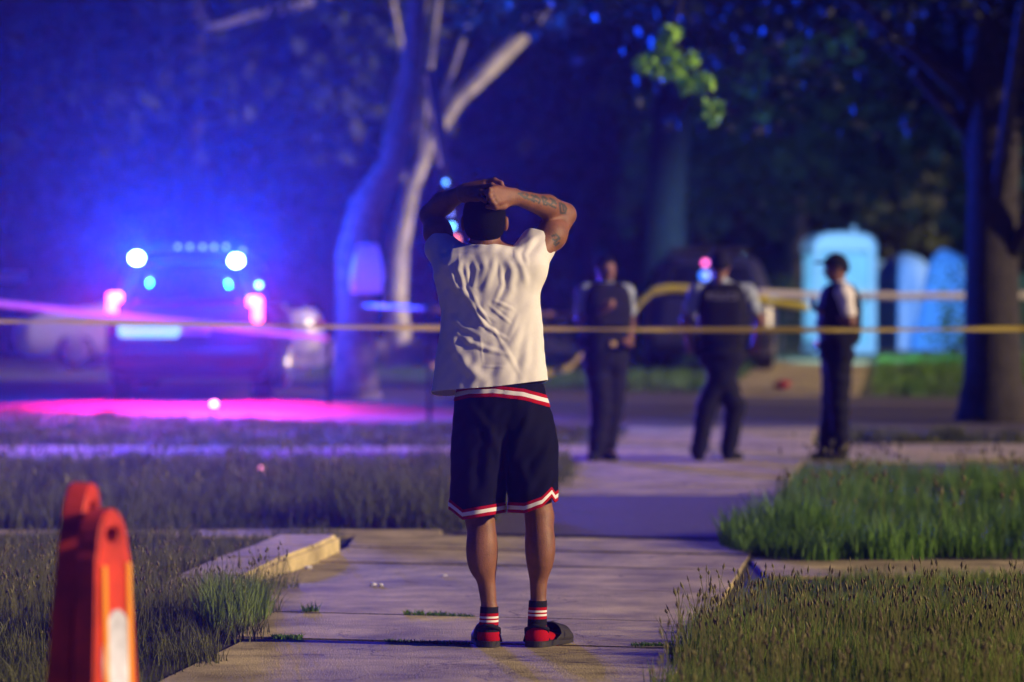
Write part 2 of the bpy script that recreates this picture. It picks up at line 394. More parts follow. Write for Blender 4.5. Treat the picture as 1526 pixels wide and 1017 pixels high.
# ---- raised kerb at the driveway corner
ke = empty('driveway_kerb', (-1.3, 21, 0)); tag(ke, 'low raised concrete kerb turning the corner beside the left lawn', 'kerb')
kp = [(-1.36, 17.4), (-1.27, 18.3), (-1.14, 19.1), (-1.01, 19.85), (-.93, 20.7)]
for i in range(4):
    a, b = Vector(kp[i]), Vector(kp[i + 1]); d = (b - a).normalized(); n = Vector((d.y, -d.x)); bm = bmesh.new()
    ca, cb = a + d * .004, b - d * .004; wl = .34; hz = [.02, .055, .09, .105, .11]
    z0, z1 = hz[i], hz[i + 1]
    vs_ = [bm.verts.new((p.x - 1.3 * -1, p.y - 21, z)) for p, z in [(ca, -.05), (cb, -.05), (cb - n * wl, -.05), (ca - n * wl, -.05), (ca, z0), (cb, z1), (cb - n * wl, z1), (ca - n * wl, z0)]]
    for f in [(4, 5, 6, 7), (0, 1, 5, 4), (1, 2, 6, 5), (2, 3, 7, 6), (3, 0, 4, 7), (3, 2, 1, 0)]: bm.faces.new([vs_[k] for k in f])
    bmesh.ops.bevel(bm, geom=[e for e in bm.edges if e.verts[0].co.z > 0 and e.verts[1].co.z > 0], offset=.02, segments=3, affect='EDGES')
    o = bm_obj('kerb_stone', bm, M['concrete'], ke)

# ---- grass
def blades(name, pts, hmin, hmax, wd, m, label, lean=.35, seed=1):
    r = np.random.default_rng(seed); n = len(pts); X_, Y_ = pts[:, 0], pts[:, 1]
    pn = .5 + .25 * np.sin(X_ * 4.1 + 1.7 * np.sin(Y_ * 1.9 + seed)) + .25 * np.sin(Y_ * 2.7 + 2.1 * np.sin(X_ * 2.3 + seed * 2))
    pn = np.clip(pn + r.normal(0, .12, n), 0, 1); h = (hmin + (hmax - hmin) * r.uniform(0, 1, n)) * (.45 + .85 * pn)
    yaw = r.uniform(0, 2 * np.pi, n); ly = r.uniform(0, 2 * np.pi, n); la = r.uniform(.05, lean, n) * h
    dx, dy = np.cos(yaw) * wd / 2, np.sin(yaw) * wd / 2; lx, lyy = np.cos(ly) * la, np.sin(ly) * la
    b = pts
    V = np.zeros((n, 5, 3), np.float32)
    V[:, 0] = np.c_[b[:, 0] - dx, b[:, 1] - dy, b[:, 2] - .01]; V[:, 1] = np.c_[b[:, 0] + dx, b[:, 1] + dy, b[:, 2] - .01]
    V[:, 2] = np.c_[b[:, 0] + dx * .75 + lx * .35, b[:, 1] + dy * .75 + lyy * .35, b[:, 2] + h * .55]; V[:, 3] = np.c_[b[:, 0] - dx * .75 + lx * .35, b[:, 1] - dy * .75 + lyy * .35, b[:, 2] + h * .55]
    V[:, 4] = np.c_[b[:, 0] + lx, b[:, 1] + lyy, b[:, 2] + h]
    i = np.arange(n)[:, None] * 5
    o = mesh_np(name, V.reshape(-1, 3), [i + np.array([[0, 1, 2, 3]]), i + np.array([[3, 2, 4]])], m, smooth=False)
    rv = np.clip(r.uniform(0, 1, n) * .75 + (pn - .5) * .8 + .1, 0, 1); set_attr(o, 'rnd', np.concatenate([rv, rv])); tag(o, label, 'grass', kind='stuff')
    return o
def scatter(n, x0, x1, y0, y1, inside=None, seed=0, clump=None):
    r = np.random.default_rng(seed); p = np.c_[r.uniform(x0, x1, n), r.uniform(y0, y1, n)]
    if clump:
        c = np.c_[r.uniform(x0, x1, clump), r.uniform(y0, y1, clump)]; k = r.integers(0, clump, n // 2)
        p[:n // 2] = c[k] + r.normal(0, .06, (n // 2, 2))
    if inside is not None: p = p[inside(p[:, 0], p[:, 1])]
    z = np.interp(p[:, 1], [0, 33, 40, 46, 60, 72, 100, 200], [0, 0, .11, .25, .42, .52, .62, .8])
    return np.c_[p, z + .004]
def wob(y, s=0): return .05 * np.sin(y * 5 + s) + .035 * np.sin(y * 13 + 2 * s) + .02 * np.sin(y * 31 + s)
near_l = lambda x, y: np.where(y < 15.6, x < -1.21 + .1 * (y - 13.6) + wob(y) + .02, np.where(y < 18.2, x < -1.07 + wob(y), x < np.interp(y, [17.0, 18.2, 19.8, 20.8, 21.0, 22.1], [-1.55, -1.6, -1.38, -1.28, -.98, -.98]) + .02 + wob(y) * .5))
near_r = lambda x, y: x > .58 + .1 * (y - 13.6) + wob(y, 2) + np.clip(y - 17, 0, 3) * .1
far_r = lambda x, y: (x > .66 + .1 * (y - 13.6) + wob(y, 1) * 2 + np.clip(21 - y, 0, 1) * .15) & (y > 20.1 + .16 * np.sin(x * 3.1) + .10 * np.sin(x * 11 + 1) + .05 * np.sin(x * 37))
far_l = lambda x, y: x < -1.2 + .1 * (y - 13.6) + wob(y, 3) * 2
blades('lawn_grass', scatter(60000, -4.2, -.8, 11.2, 22.05, near_l, 1, 500), .03, .12, .0045, M['grass_dull'], 'short dull lawn grass left of the sidewalk, nearest the camera', .8, seed=1)
blades('lawn_grass', scatter(21000, .9, 4.4, 15.6, 18.74, near_r, 8, 200), .02, .075, .0045, M['grass'], 'short grass behind the tall grass, in front of the concrete strip at right', .6, seed=8)
blades('lawn_grass', scatter(56000, .45, 3.9, 11.2, 16.2, near_r, 2, 420), .05, .16, .0045, M['grass'], 'tall unmown grass right of the sidewalk, nearest the camera', .5, seed=2)
blades('lawn_grass', scatter(62000, 1.0, 6.5, 19.9, 29.5, far_r, 3, 300), .06, .24, .008, M['grass_fresh'], 'fresh green grass on the right between the two concrete strips', .5, seed=3)
blades('lawn_grass', scatter(60000, -6.5, .5, 22.85, 33.2, far_l, 4, 400), .05, .17, .009, M['grass_dull'], 'shaggy grass on the left between the kerb and the cross path', .5, seed=4)
def st_in(x, y): return y < 39.8 - .55 * x + np.where(x < 0, .006 * x * x, 0)
blades('lawn_grass', scatter(45000, -8, 1.2, 35.7, 46, lambda x, y: (x < -1.3 + .1 * (y - 13.6)) & st_in(x, y), 5, 300), .03, .085, .014, M['grass_dull'], 'dim lawn grass on the left between the cross path and the street', .5, seed=5)
blades('lawn_grass', scatter(30000, 2.8, 10, 36.2, 44, lambda x, y: (x > .8 + .1 * (y - 13.6)) & st_in(x, y), 6, 200), .05, .16, .014, M['grass_dull'], 'patchy lawn grass on the right behind the cross path at the dark tree', .5, seed=6)
blades('lawn_grass', scatter(60000, -3, 14, 44, 68, lambda x, y: ((x > 1.05 + .1 * (y - 13.6)) | (x < -.85 + .1 * (y - 13.6))) & (y > 50.2 - .62 * x), 7, 300), .05, .13, .018, M['grass_fresh'], 'far lawn grass on both sides of the walk beyond the street', .5, seed=7)
# stems with seed heads
def stems(name, pts, h0, h1, label, seed=1, head=(.035, .0055)):
    r = np.random.default_rng(seed); n = len(pts); h = r.uniform(h0, h1, n); a = r.uniform(0, 2 * np.pi, n); l = r.uniform(.02, .3, n) * h
    V = []; F3 = []; F4 = []; rv3 = []; rv4 = []
    for i in range(n):
        b = pts[i]; top = np.array([b[0] + np.cos(a[i]) * l[i], b[1] + np.sin(a[i]) * l[i], b[2] + h[i]]); mid = np.array([b[0] + np.cos(a[i]) * l[i] * .3, b[1] + np.sin(a[i]) * l[i] * .3, b[2] + h[i] * .55])
        wv = np.array([.0011, 0, 0]); o = len(V); V += [b - wv, b + wv, mid - wv, mid + wv, top - wv, top + wv]
        F4 += [(o, o + 1, o + 3, o + 2), (o + 2, o + 3, o + 5, o + 4)]; rv4 += [.9, .9]
        d = (top - mid); d /= np.linalg.norm(d); hl = head[0] * r.uniform(.6, 1.3); hw = head[1] * r.uniform(.6, 1.2)
        o = len(V); c = top + d * hl * .5; V += [top, top + d * hl, c + [hw, 0, 0], c - [hw, 0, 0], c + [0, hw, 0], c - [0, hw, 0]]
        F3 += [(o, o + 2, o + 4), (o, o + 4, o + 3), (o, o + 3, o + 5), (o, o + 5, o + 2), (o + 1, o + 4, o + 2), (o + 1, o + 3, o + 4), (o + 1, o + 5, o + 3), (o + 1, o + 2, o + 5)]
        rv3 += [r.uniform(0, .6)] * 8
    o = mesh_np(name, np.array(V), [np.array(F4), np.array(F3)], M['seed'], smooth=False); set_attr(o, 'rnd', rv4 + rv3)
    tag(o, label, 'seed stems', kind='stuff'); return o
stems('seed_stems', scatter(2700, .5, 3.9, 11.6, 16.0, near_r, 11, 120), .14, .27, 'upright grass stems with dark seed heads in the tall grass on the right', 11)
stems('seed_stems', scatter(700, -2.6, -1.0, 15.6, 19.2, near_l, 12, 60), .12, .24, 'purple seed stems at the edge of the left lawn beside the sidewalk', 12, head=(.03, .006))
stems('seed_stems', scatter(260, -4.2, -1.4, 12, 18, near_l, 14, 60), .08, .16, 'scattered short seed stems standing in the left lawn', 14, head=(.02, .005))
stems('seed_stems', scatter(600, -6, .4, 23, 32, far_l, 13, 90), .15, .32, 'taller weed stems in the shaggy grass on the left behind the kerb', 13, head=(.06, .014))
stems('seed_stems', scatter(500, 1.3, 6, 20.5, 29, far_r, 15, 60), .2, .38, 'taller weed stems in the fresh grass on the right', 15, head=(.05, .012))
# weeds in the joints
def weed(px0, px1, py, n, h, label, spread=.02, seed=5, slope=0.0):
    r = np.random.default_rng(seed); px = r.uniform(px0, px1, n); Y = FPX * CH / (py + slope * (px - px0) - HY) + r.normal(0, spread, n)
    pts = np.c_[(px - CX) * Y / FPX, Y, np.full(n, .012)]
    o = blades('joint_weeds', pts, h * .4, h, .006, M['grass_fresh'], label, 1.2, seed); o['category'] = 'weeds'; return o
weed(604, 706, 922, 420, .028, 'low green weeds filling a sidewalk joint left of the man', slope=.03)
weed(574, 700, 962, 500, .022, 'low green weeds in the sidewalk joint at the feet of the man', slope=.04, seed=6)
weed(450, 474, 917, 60, .07, 'small grass tuft growing alone at the sidewalk edge', .03, 7)
weed(940, 1000, 968, 160, .02, 'few weeds in the joint right of the man', .02, 8)
weed(405, 450, 955, 300, .02, 'weeds at the left end of the nearest sidewalk joint', .02, 9, slope=.02)
o = blades('grass_tuft', scatter(1800, -1.3, -1.0, 15.5, 16.9, lambda x, y: ((x + 1.17) / .14) ** 2 + ((y - 16.2) / .6) ** 2 < 1, 21), .08, .21, .006, M['grass'], 'dense dark grass tuft overhanging the left edge of the sidewalk', .6, seed=21)
o = blades('grass_tuft', scatter(5200, 1.0, 2.0, 20.2, 22.6, lambda x, y: ((x - 1.5) / .34) ** 2 + ((y - 21.3) / 1.0) ** 2 < 1, 22), .08, .26, .009, M['grass_fresh'], 'leafy green tuft at the sidewalk corner on the right', .7, seed=22)
o = blades('grass_tuft', scatter(9000, -1.4, .1, 22.7, 26, lambda x, y: far_l(x, y) & (((x + .55) / .65) ** 2 + ((y - 24) / 1.6) ** 2 < 1), 23), .12, .30, .010, M['grass_dull'], 'tall leafy tuft behind the kerb next to the dark patch of walk', .7, seed=23)

# litter
def crumple(px, py, sz, label, m='paper', name='paper_scrap', cat='litter', sq=.5, seed=3, Y=None):
    r = random.Random(seed); Y = Y or FPX * CH / (py - HY); bm = bmesh.new(); bmesh.ops.create_icosphere(bm, subdivisions=2, radius=sz)
    for v in bm.verts:
        v.co *= r.uniform(.6, 1.15); v.co.z *= sq
    mz = min(v.co.z for v in bm.verts)
    for v in bm.verts: v.co.z -= mz
    o = bm_obj(name, bm, M[m]); o.location = ((px - CX) * Y / FPX, Y, zg(Y) + .02); tag(o, label, cat); return o
crumple(556, 880, .017, 'small white paper scrap on the sidewalk, left one of two near each other', seed=1)
crumple(567, 881, .014, 'tiny white paper scrap just right of another scrap', seed=2)
crumple(662, 865, .018, 'flat white scrap on the sidewalk nearer the left leg of the man', seed=3, sq=.25)
crumple(459, 855, .022, 'pale scrap lying at the foot of the raised kerb', seed=4)

# ---- trees
def leafcloud(centers, radii, n, size, seed):
    r = np.random.default_rng(seed); centers = np.array(centers); radii = np.array(radii)
    k = r.integers(0, len(centers), n); p = centers[k] + np.clip(r.normal(0, .5, (n, 3)), -.85, .85) * radii[k][:, None]
    u = r.normal(0, 1, (n, 3)); u /= np.linalg.norm(u, axis=1, keepdims=True); v = np.cross(u, r.normal(0, 1, (n, 3))); v /= np.linalg.norm(v, axis=1, keepdims=True)
    s = (size * r.uniform(.6, 1.3, n))[:, None]
    V = np.stack([p - u * s, p + v * s * .55, p + u * s, p - v * s * .55], 1).reshape(-1, 3)
    return V, np.arange(n)[:, None] * 4 + np.array([[0, 1, 2, 3]]), r.uniform(0, 1, n) * .6 + r.uniform(0, .4, len(centers))[k]
def tree(x, y, label, h=9, r=.25, crown=(3, 3, 3), cz=None, nl=5000, leaf=.13, bark='bark', lm='leaf', limbs=7, seed=1, path=None, rads=None, name='tree', clusters=26, extra_limbs=(), minz=None, cat='tree'):
    rr = random.Random(seed); t = empty(name, (x, y, zg(y))); tag(t, label, cat)
    base = Vector((x, y, zg(y)))
    cz = cz or h * .68
    if path is None:
        path = [Vector((0, 0, -.2)), Vector((rr.uniform(-.1, .1), 0, h * .2)), Vector((rr.uniform(-.3, .3), rr.uniform(-.3, .3), h * .45)), Vector((rr.uniform(-.5, .5), rr.uniform(-.4, .4), h * .75)), Vector((rr.uniform(-.6, .6), 0, h * .95))]
        rads = [r * 1.45, r, r * .85, r * .5, r * .12]
    else:
        path = [Vector(p) - base for p in path]
    parts = [tube(path, rads, 12, .05)]; cl = []; cr = []
    top = path[-1]
    ctr = Vector((path[min(3, len(path) - 1)].x, path[min(3, len(path) - 1)].y, cz))
    for i in range(limbs):
        f = rr.uniform(.4, .9); k = f * (len(path) - 1); a = path[int(k)].lerp(path[min(int(k) + 1, len(path) - 1)], k % 1)
        an = 2 * math.pi * (i + rr.random()) / limbs
        e = ctr + Vector((math.cos(an) * crown[0] * .8, math.sin(an) * crown[1] * .8, rr.uniform(-.5, .7) * crown[2]))
        m_ = a.lerp(e, .5) + Vector((0, 0, .12 * crown[2])); parts.append(tube([a, m_, e], [r * .32, r * .2, r * .06], 6))
        cl.append(e); cr.append(crown[0] * .33)
    for pts, rd in extra_limbs: parts.append(tube([Vector(p) - base for p in pts], rd, 9, .05))
    for i in range(clusters):
        while True:
            v = Vector((rr.uniform(-1, 1), rr.uniform(-1, 1), rr.uniform(-1, 1)))
            if .3 < v.length < 1: break
        cl.append(ctr + Vector((v.x * crown[0], v.y * crown[1], v.z * crown[2]))); cr.append(crown[0] * rr.uniform(.18, .34))
    Vt, Ft = merge(parts); mesh_np('trunk', Vt, Ft, M[bark], t)
    if nl:
        Vl, Fl, rv = leafcloud([tuple(c) for c in cl], cr, nl, leaf, seed)
        if minz is not None: Vl[:, 2] = np.maximum(Vl[:, 2], minz)
        o = mesh_np('crown', Vl, [Fl], M[lm], t, smooth=False); set_attr(o, 'rnd', rv)
    return t
# lit trunk with the hanging bag
def pp(px, py, Y): return P(px, py, Y)
tree(pp(528, 578, 46.5).x, 46.5, 'leaning street tree with a broad trunk right of the police car', h=9, r=.25, crown=(3.4, 2.6, 2.2), cz=6.6, nl=7000, leaf=.13, seed=3, lm='leaf',
     path=[pp(528, 600, 46.5), pp(529, 560, 46.5), pp(530, 470, 46.5), pp(527, 380, 46.5), pp(545, 310, 46.5), pp(585, 245, 46.5), pp(612, 120, 46.7), pp(625, -40, 47), pp(640, -200, 47)],
     rads=[.36, .27, .235, .23, .22, .17, .14, .11, .07],
     limbs=0, clusters=18)
tree(pp(595, 530, 60).x, 60, 'slender pale barked tree with crooked limbs behind the man', h=10, r=.18, crown=(3.0, 2.6, 2.2), cz=8.8, nl=5000, leaf=.14, seed=4, bark='pale_bark',
     path=[pp(597, 545, 60), pp(595, 520, 60), pp(590, 450, 60), pp(593, 370, 60), pp(612, 280, 60), pp(640, 215, 60), pp(680, 150, 60), pp(740, 90, 60), pp(815, 15, 60), pp(880, -60, 60)],
     rads=[.42, .20, .165, .165, .13, .11, .13, .15, .12, .08],
     extra_limbs=[([pp(618, -60, 60), pp(480, -2, 59), pp(440, 11, 59), pp(380, 22, 59), pp(330, 38, 59), pp(255, 50, 59)], [.09, .075, .07, .065, .055, .03]), ([pp(610, 285, 60), pp(578, 205, 60.1), pp(592, 160, 60.1), pp(612, 60, 60.1), pp(618, -40, 60)], [.10, .09, .14, .12, .08])], limbs=5, clusters=18)
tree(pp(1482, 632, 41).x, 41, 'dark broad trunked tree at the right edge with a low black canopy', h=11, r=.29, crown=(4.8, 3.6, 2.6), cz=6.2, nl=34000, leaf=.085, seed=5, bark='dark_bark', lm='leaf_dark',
     path=[pp(1484, 645, 41), pp(1483, 615, 41), pp(1481, 560, 41), pp(1478, 400, 41), pp(1480, 200, 41), pp(1470, 0, 41), pp(1460, -250, 41)], rads=[.55, .40, .31, .285, .27, .24, .16], clusters=40, limbs=9)
tree(pp(988, 500, 68).x, 68, 'thick trunked tree beyond the street between two of the officers', h=12, r=.36, crown=(4, 3.5, 3), cz=7.6, nl=9000, leaf=.15, seed=6, bark='dark_bark', clusters=30)
bgt = [(-14, 66, 'tree'), (-9.2, 72, 'tree'), (-5.2, 64, 'tree'), (-1.6, 76, 'tree'), (1.6, 84, 'tree'), (6.3, 86, 'tree'), (9.5, 78, 'tree'), (13.2, 68, 'tree'), (-12, 92, 'tree'), (-4.4, 95, 'tree'), (4.6, 100, 'tree'), (11.5, 98, 'tree'), (-7.6, 54, 'tree'), (11.5, 64, 'tree')]
desc = ['at the far left edge beyond the street', 'beyond the street left of the police car', 'directly behind the police car', 'behind the raised arms of the man', 'right of the head of the man', 'behind the portable toilet', 'behind the draped covers', 'right of the draped covers',
        'in the last row at far left', 'in the last row behind the police car', 'in the last row behind the middle officer', 'in the last row at right', 'nearest beyond the street at left with red lit leaves', 'right of the portable toilet behind the dark trunk']
for i, (x, y, nm) in enumerate(bgt):
    hh = 8.5 + (i * 37 % 5) * .7
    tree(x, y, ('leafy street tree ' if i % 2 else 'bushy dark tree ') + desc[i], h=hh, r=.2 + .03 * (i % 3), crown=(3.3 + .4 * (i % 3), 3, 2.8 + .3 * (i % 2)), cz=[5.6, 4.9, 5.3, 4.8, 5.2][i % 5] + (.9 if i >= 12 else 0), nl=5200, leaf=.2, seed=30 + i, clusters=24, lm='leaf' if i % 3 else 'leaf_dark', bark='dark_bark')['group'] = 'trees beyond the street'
# unseen trees added at right, whose crowns shade the background from the warm light
for i, (x, y) in enumerate([(15.0, 40.0), (16.5, 45), (18, 61), (17.5, 68), (19, 76), (18, 85)]):
    tree(x, y, 'added light-blocking tree outside the picture on the right, ' + ['nearest the cross path', 'second along the street', 'third along the street', 'fourth along the street', 'fifth along the street', 'farthest along the street'][i], h=13, r=.3, crown=(4.2, 4.6, 3.6) if i else (3.0, 3.4, 3.2), cz=(9.6, 10.4, 9.4, 9.4, 9.4, 9.4)[i], nl=9000, leaf=.2, seed=60 + i, clusters=34)['group'] = 'added light-blocking trees outside the picture'
# far wooded edge
r = np.random.default_rng(90); cs_ = []; rd_ = []
for i in range(260):
    cs_.append((r.uniform(-34, 34), r.uniform(104, 116), r.uniform(.8, 13.8))); rd_.append(r.uniform(1.6, 2.8))
Vl, Fl, rv = leafcloud(cs_, rd_, 95000, .5, 91)
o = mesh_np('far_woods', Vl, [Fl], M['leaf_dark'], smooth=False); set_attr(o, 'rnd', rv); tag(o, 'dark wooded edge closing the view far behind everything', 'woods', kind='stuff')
# low shrubs beyond the street
def shrub(px, Y, w_, h_, label, lm='leaf', n=1800, seed=1):
    t = empty('shrub', ((px - CX) * Y / FPX, Y, zg(Y))); tag(t, label, 'shrub'); rr = np.random.default_rng(seed)
    cl = [(rr.uniform(-w_, w_) * .5, rr.uniform(-w_, w_) * .4, rr.uniform(.15, .85) * h_) for _ in range(12)]
    V_, F_, rv_ = leafcloud(cl, [w_ * .22] * 12, n, .06, seed); V_[:, 2] = np.maximum(V_[:, 2], .02)
    o = mesh_np('crown', V_, [F_], M[lm], t, smooth=False); set_attr(o, 'rnd', rv_)
    tb = merge([tube([(0, 0, -.05), (a * .4, b * .4, c * .5), (a, b, c)], [.03, .02, .008], 5) for a, b, c in cl[:6]]); mesh_np('trunk', *tb, M['bark'], t)
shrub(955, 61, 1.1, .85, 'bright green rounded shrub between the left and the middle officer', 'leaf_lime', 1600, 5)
shrub(895, 66, 1.6, 1.3, 'dark shrub behind the left officer', seed=6)
shrub(1165, 74, 2.2, 1.5, 'wide dark shrub left of the portable toilet', seed=7)
shrub(1325, 78, 2.0, 1.2, 'dark shrub right behind the portable toilet', seed=8)
shrub(700, 72, 2.6, 1.6, 'broad shrub behind the man', seed=9, n=2600)
shrub(1500, 66, 2.4, 1.6, 'shrub behind the dark tree at the right edge', seed=10, n=2200)
shrub(70, 70, 3.0, 1.8, 'broad shrub at the left behind the parked sedan', seed=11, n=3000)
# hanging lime leaves of an overhead branch
hb = empty('hanging_branch', P(1010, -40, 34)); tag(hb, 'leafy branch hanging into the top with bright lime leaves', 'branch')
B0 = P(1010, -40, 34)
Vb, Fb = merge([tube([Vector((.9, .5, .5)), Vector((.1, 0, .1)), P(1000, 60, 34) - B0, P(1045, 115, 34) - B0, P(1066, 165, 34) - B0], [.05, .035, .02, .012, .006], 6), tube([P(1000, 60, 34) - B0, P(965, 95, 34) - B0, P(950, 120, 34) - B0], [.02, .012, .006], 6)])
mesh_np('twig', Vb, Fb, M['dark_bark'], hb)
lc = [(990, 70), (1005, 85), (975, 95), (1010, 105), (990, 108), (1028, 92), (1025, 125), (1050, 122), (1063, 160), (1064, 172), (960, 100), (1000, 50)]
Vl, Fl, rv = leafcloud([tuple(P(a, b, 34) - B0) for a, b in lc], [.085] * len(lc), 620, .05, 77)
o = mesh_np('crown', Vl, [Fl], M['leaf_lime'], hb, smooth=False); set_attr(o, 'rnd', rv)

# ================================================================== PEOPLE
M['skin'] = mat('skin', (.21, .088, .038), .55, (22, .22, 8), (160, .0016), spec=.4)
M['skin_dark'] = mat('skin_dark', (.22, .10, .055), .55)
M['hair'] = mat('hair', (.004, .004, .005), .95, bump=(260, .002), spec=.08)
M['tee'] = mat('tee', (.76, .76, .69), .9, (60, .02), (420, .0006), spec=.2)
M['navy'] = mat('navy', (.0030, .0032, .014), .85, bump=(500, .0005), spec=.12)
M['red_cloth'] = mat('red_cloth', (.36, .005, .008), .9, spec=.1)
M['white_cloth'] = mat('white_cloth', (.78, .77, .72), .85, spec=.2)
M['black_cloth'] = mat('black_cloth', (.010, .010, .014), .9, spec=.2)
M['sole'] = mat('sole', (.014, .012, .012), .7, bump=(60, .001))
def body_mesh(V, Q): return mesh_np
def finger(fd, pts, r0, r1, k=.006):
    for i in range(len(pts) - 1):
        a = r0 + (r1 - r0) * i / (len(pts) - 1); b = r0 + (r1 - r0) * (i + 1) / (len(pts) - 1); fd.rc(pts[i], pts[i + 1], a, b, k)
YM = 14.86
def W(px, py, dy=0.0): return np.array(P(px, py, YM + dy))
man = empty('person', (W(745, 969)[0], YM, 0)); MO = np.array(man.location)
tag(man, 'man seen from behind in white T-shirt and navy shorts, both hands on his head', 'person')
def mo(name, V, F, m, parent=None, smooth=True):
    return mesh_np(name, np.asarray(V) - MO, F if isinstance(F, list) else [F], m, parent or man, smooth)
fd = Field((W(610, 0)[0], YM - .22, -.01), (W(872, 0)[0], YM + .42, W(0, 255)[2]), .0042)
# head
fd.el(W(722, 322, .03), (.076, .098, .095), .02); fd.el(W(722, 346, .065), (.058, .066, .070), .03)
fd.el(W(722, 369, .10), (.030, .030, .022), .02)
fd.rc(W(722, 335, .125), W(722, 346, .145), .010, .014, .012)                      # nose
for s in (-1, 1):
    fd.el(W(722 + s * 31.5, 334, .03), (.010, .020, .030), .008); fd.el(W(722 + s * 33.5, 332, .026), (.006, .016, .024), .006)
    fd.el(W(722 + s * 12, 333, .120), (.012, .010, .009), .008)
fd.el(W(722, 356, .128), (.022, .012, .008), .01)
fd.rc(W(722, 345, .01), W(725, 388, .002), .053, .058, .03)
# trunk under the shirt
fd.rc(W(690, 398, .03), W(772, 396, .03), .075, .075, .04); fd.el(W(729, 445, .03), (.15, .095, .20), .05)
fd.el(W(735, 540, .03), (.135, .09, .16), .05); fd.el(W(746, 618, .03), (.155, .105, .11), .05)
fd.rc(W(712, 382, .0), W(682, 396, .02), .045, .045, .03); fd.rc(W(738, 382, .0), W(780, 394, .02), .045, .045, .03)
# left arm (photo left)
fd.rc(W(674, 391, .03), W(652, 346, .17), .050, .048, .03); fd.rc(W(652, 346, .17), W(642, 322, .245), .050, .041, .03)
fd.el(W(652, 346, .15), (.044, .06, .05), .03)
fd.rc(W(642, 320, .245), W(661, 303, .16), .041, .043, .02); fd.rc(W(661, 303, .16), W(689, 288, .04), .043, .029, .02, sq=(1, 1, 1))
# right arm
fd.rc(W(788, 391, .03), W(822, 350, .14), .054, .052, .03); fd.rc(W(822, 350, .14), W(841, 322, .215), .054, .044, .03)
fd.el(W(822, 350, .14), (.048, .06, .055), .03)
fd.rc(W(841, 319, .215), W(815, 308, .12), .044, .044, .02); fd.rc(W(815, 308, .12), W(769, 294, .0), .044, .029, .02)
# left hand: back of hand over the crown, fingers reaching over the right hand
Lw = W(690, 287, .035)
for (kx, ky, kd), (wx, wy) in zip([(722, 273, -.01), (721, 280, -.03), (717, 288, -.045), (711, 296, -.055)], [(692, 281), (691, 285), (691, 290), (692, 295)]):
    fd.rc(W(wx, wy, .02), W(kx, ky, kd), .021, .0145, .012)
finger(fd, [W(722, 272, -.01), W(737, 268.5, -.025), W(747, 273, -.035), W(750, 283, -.035)], .0105, .0082)
finger(fd, [W(721, 279, -.03), W(733, 276, -.05), W(742, 280, -.058), W(744, 288, -.06)], .0108, .0084)
finger(fd, [W(717, 288, -.045), W(726, 286, -.07), W(731, 291, -.08)], .0104, .0084)
finger(fd, [W(711, 296, -.055), W(719, 297, -.075), W(723, 301, -.08)], .0095, .0076)
finger(fd, [W(697, 296, .03), W(703, 303, -.01), W(711, 307, -.035)], .0125, .0095)
# right hand: knuckles at the back of the head, thumb pointing left
for (kx, ky, kd), (wx, wy) in zip([(736, 282, -.085), (734.5, 288.5, -.098), (737, 295, -.10), (741, 301, -.095)], [(766, 288), (767, 292), (766, 296), (765, 299)]):
    fd.rc(W(wx, wy, -.005), W(kx, ky, kd), .020, .0135, .012)
finger(fd, [W(736, 282, -.085), W(730, 283, -.105), W(725, 289, -.10)], .0108, .0088)
finger(fd, [W(734.5, 288.5, -.098), W(729, 291, -.115), W(727, 297, -.105)], .0110, .0088)
finger(fd, [W(737, 295, -.10), W(732, 299, -.115), W(733, 304, -.10)], .0105, .0084)
finger(fd, [W(741, 301, -.095), W(737, 305, -.108), W(739, 309, -.095)], .0095, .0076)
finger(fd, [W(762, 300, -.02), W(751, 308, -.06), W(739, 309.5, -.085), W(726, 308.5, -.088)], .0145, .0088)
# legs
for hx, kx, ky, ax, ay, fx, tx, td, s in [(708, 715, 776, 729.5, 910, 728, 720, .17, -1), (776, 804, 772, 802, 903, 800, 830, .13, 1)]:
    fd.rc(W(hx, 640, .03), W(kx, ky - 6, .02), .090, .053, .03)
    fd.el(W(kx, ky + 4, .035), (.046, .05, .06), .03)
    fd.rc(W(kx, ky, .02), W(ax, ay, .0), .050, .0285, .02)
    fd.el(W(kx + 1 + (ax - kx) * .30, ky + 42, -.012), (.052, .055, .115), .04)      # calf
    fd.el(W(kx + (-4 if s < 0 else 5), ky + 46, -.018), (.038, .045, .09), .03)
    fd.rc(W(ax, ay, 0), W(fx, 950, -.015), .029, .033, .02)
    fd.rc(W(fx, 950, -.015), W(tx, 956, td), .033, .028, .03, sq=(1, 1, 1.2)); fd.el(W(ax - 6, 934, .01), (.014, .016, .014), .012); fd.el(W(ax + 6, 932, .01), (.014, .016, .014), .012)
V, Q = fd.mesh(); T = tris(Q); V = relax(V, T, 2, .35)
body = mo('body', V, T, None)
# tattoos: ink strokes on the right forearm and upper arm as pigment on the skin
def pxy(V): return CX + V[:, 0] * FPX / V[:, 1], HY - (V[:, 2] - CH) * FPX / V[:, 1]
ink = [[(773, 289), (780, 288)], [(776, 290), (783, 296)], [(781, 293), (788, 297)], [(783, 296), (787, 291), (784, 289)],
       [(792, 291), (798, 294), (793, 297), (800, 300)], [(798, 292), (805, 298), (803, 303)], [(790, 297), (796, 301)],
       [(809, 293), (815, 297), (812, 301), (818, 304), (814, 306)], [(808, 294), (811, 305)],
       [(820, 296), (827, 300), (820, 306), (828, 310)], [(823, 300), (829, 304)],
       [(834, 303), (836, 318)], [(834, 303), (841, 306), (844, 311), (842, 318), (836, 318)], [(839, 308), (840, 314)],
       [(823, 352), (829, 350), (833, 354), (829, 360), (824, 357)], [(826, 364), (829, 358), (834, 356)], [(828, 366), (833, 362)]]
px, py = pxy(V); d = np.full(len(V), 99.0)
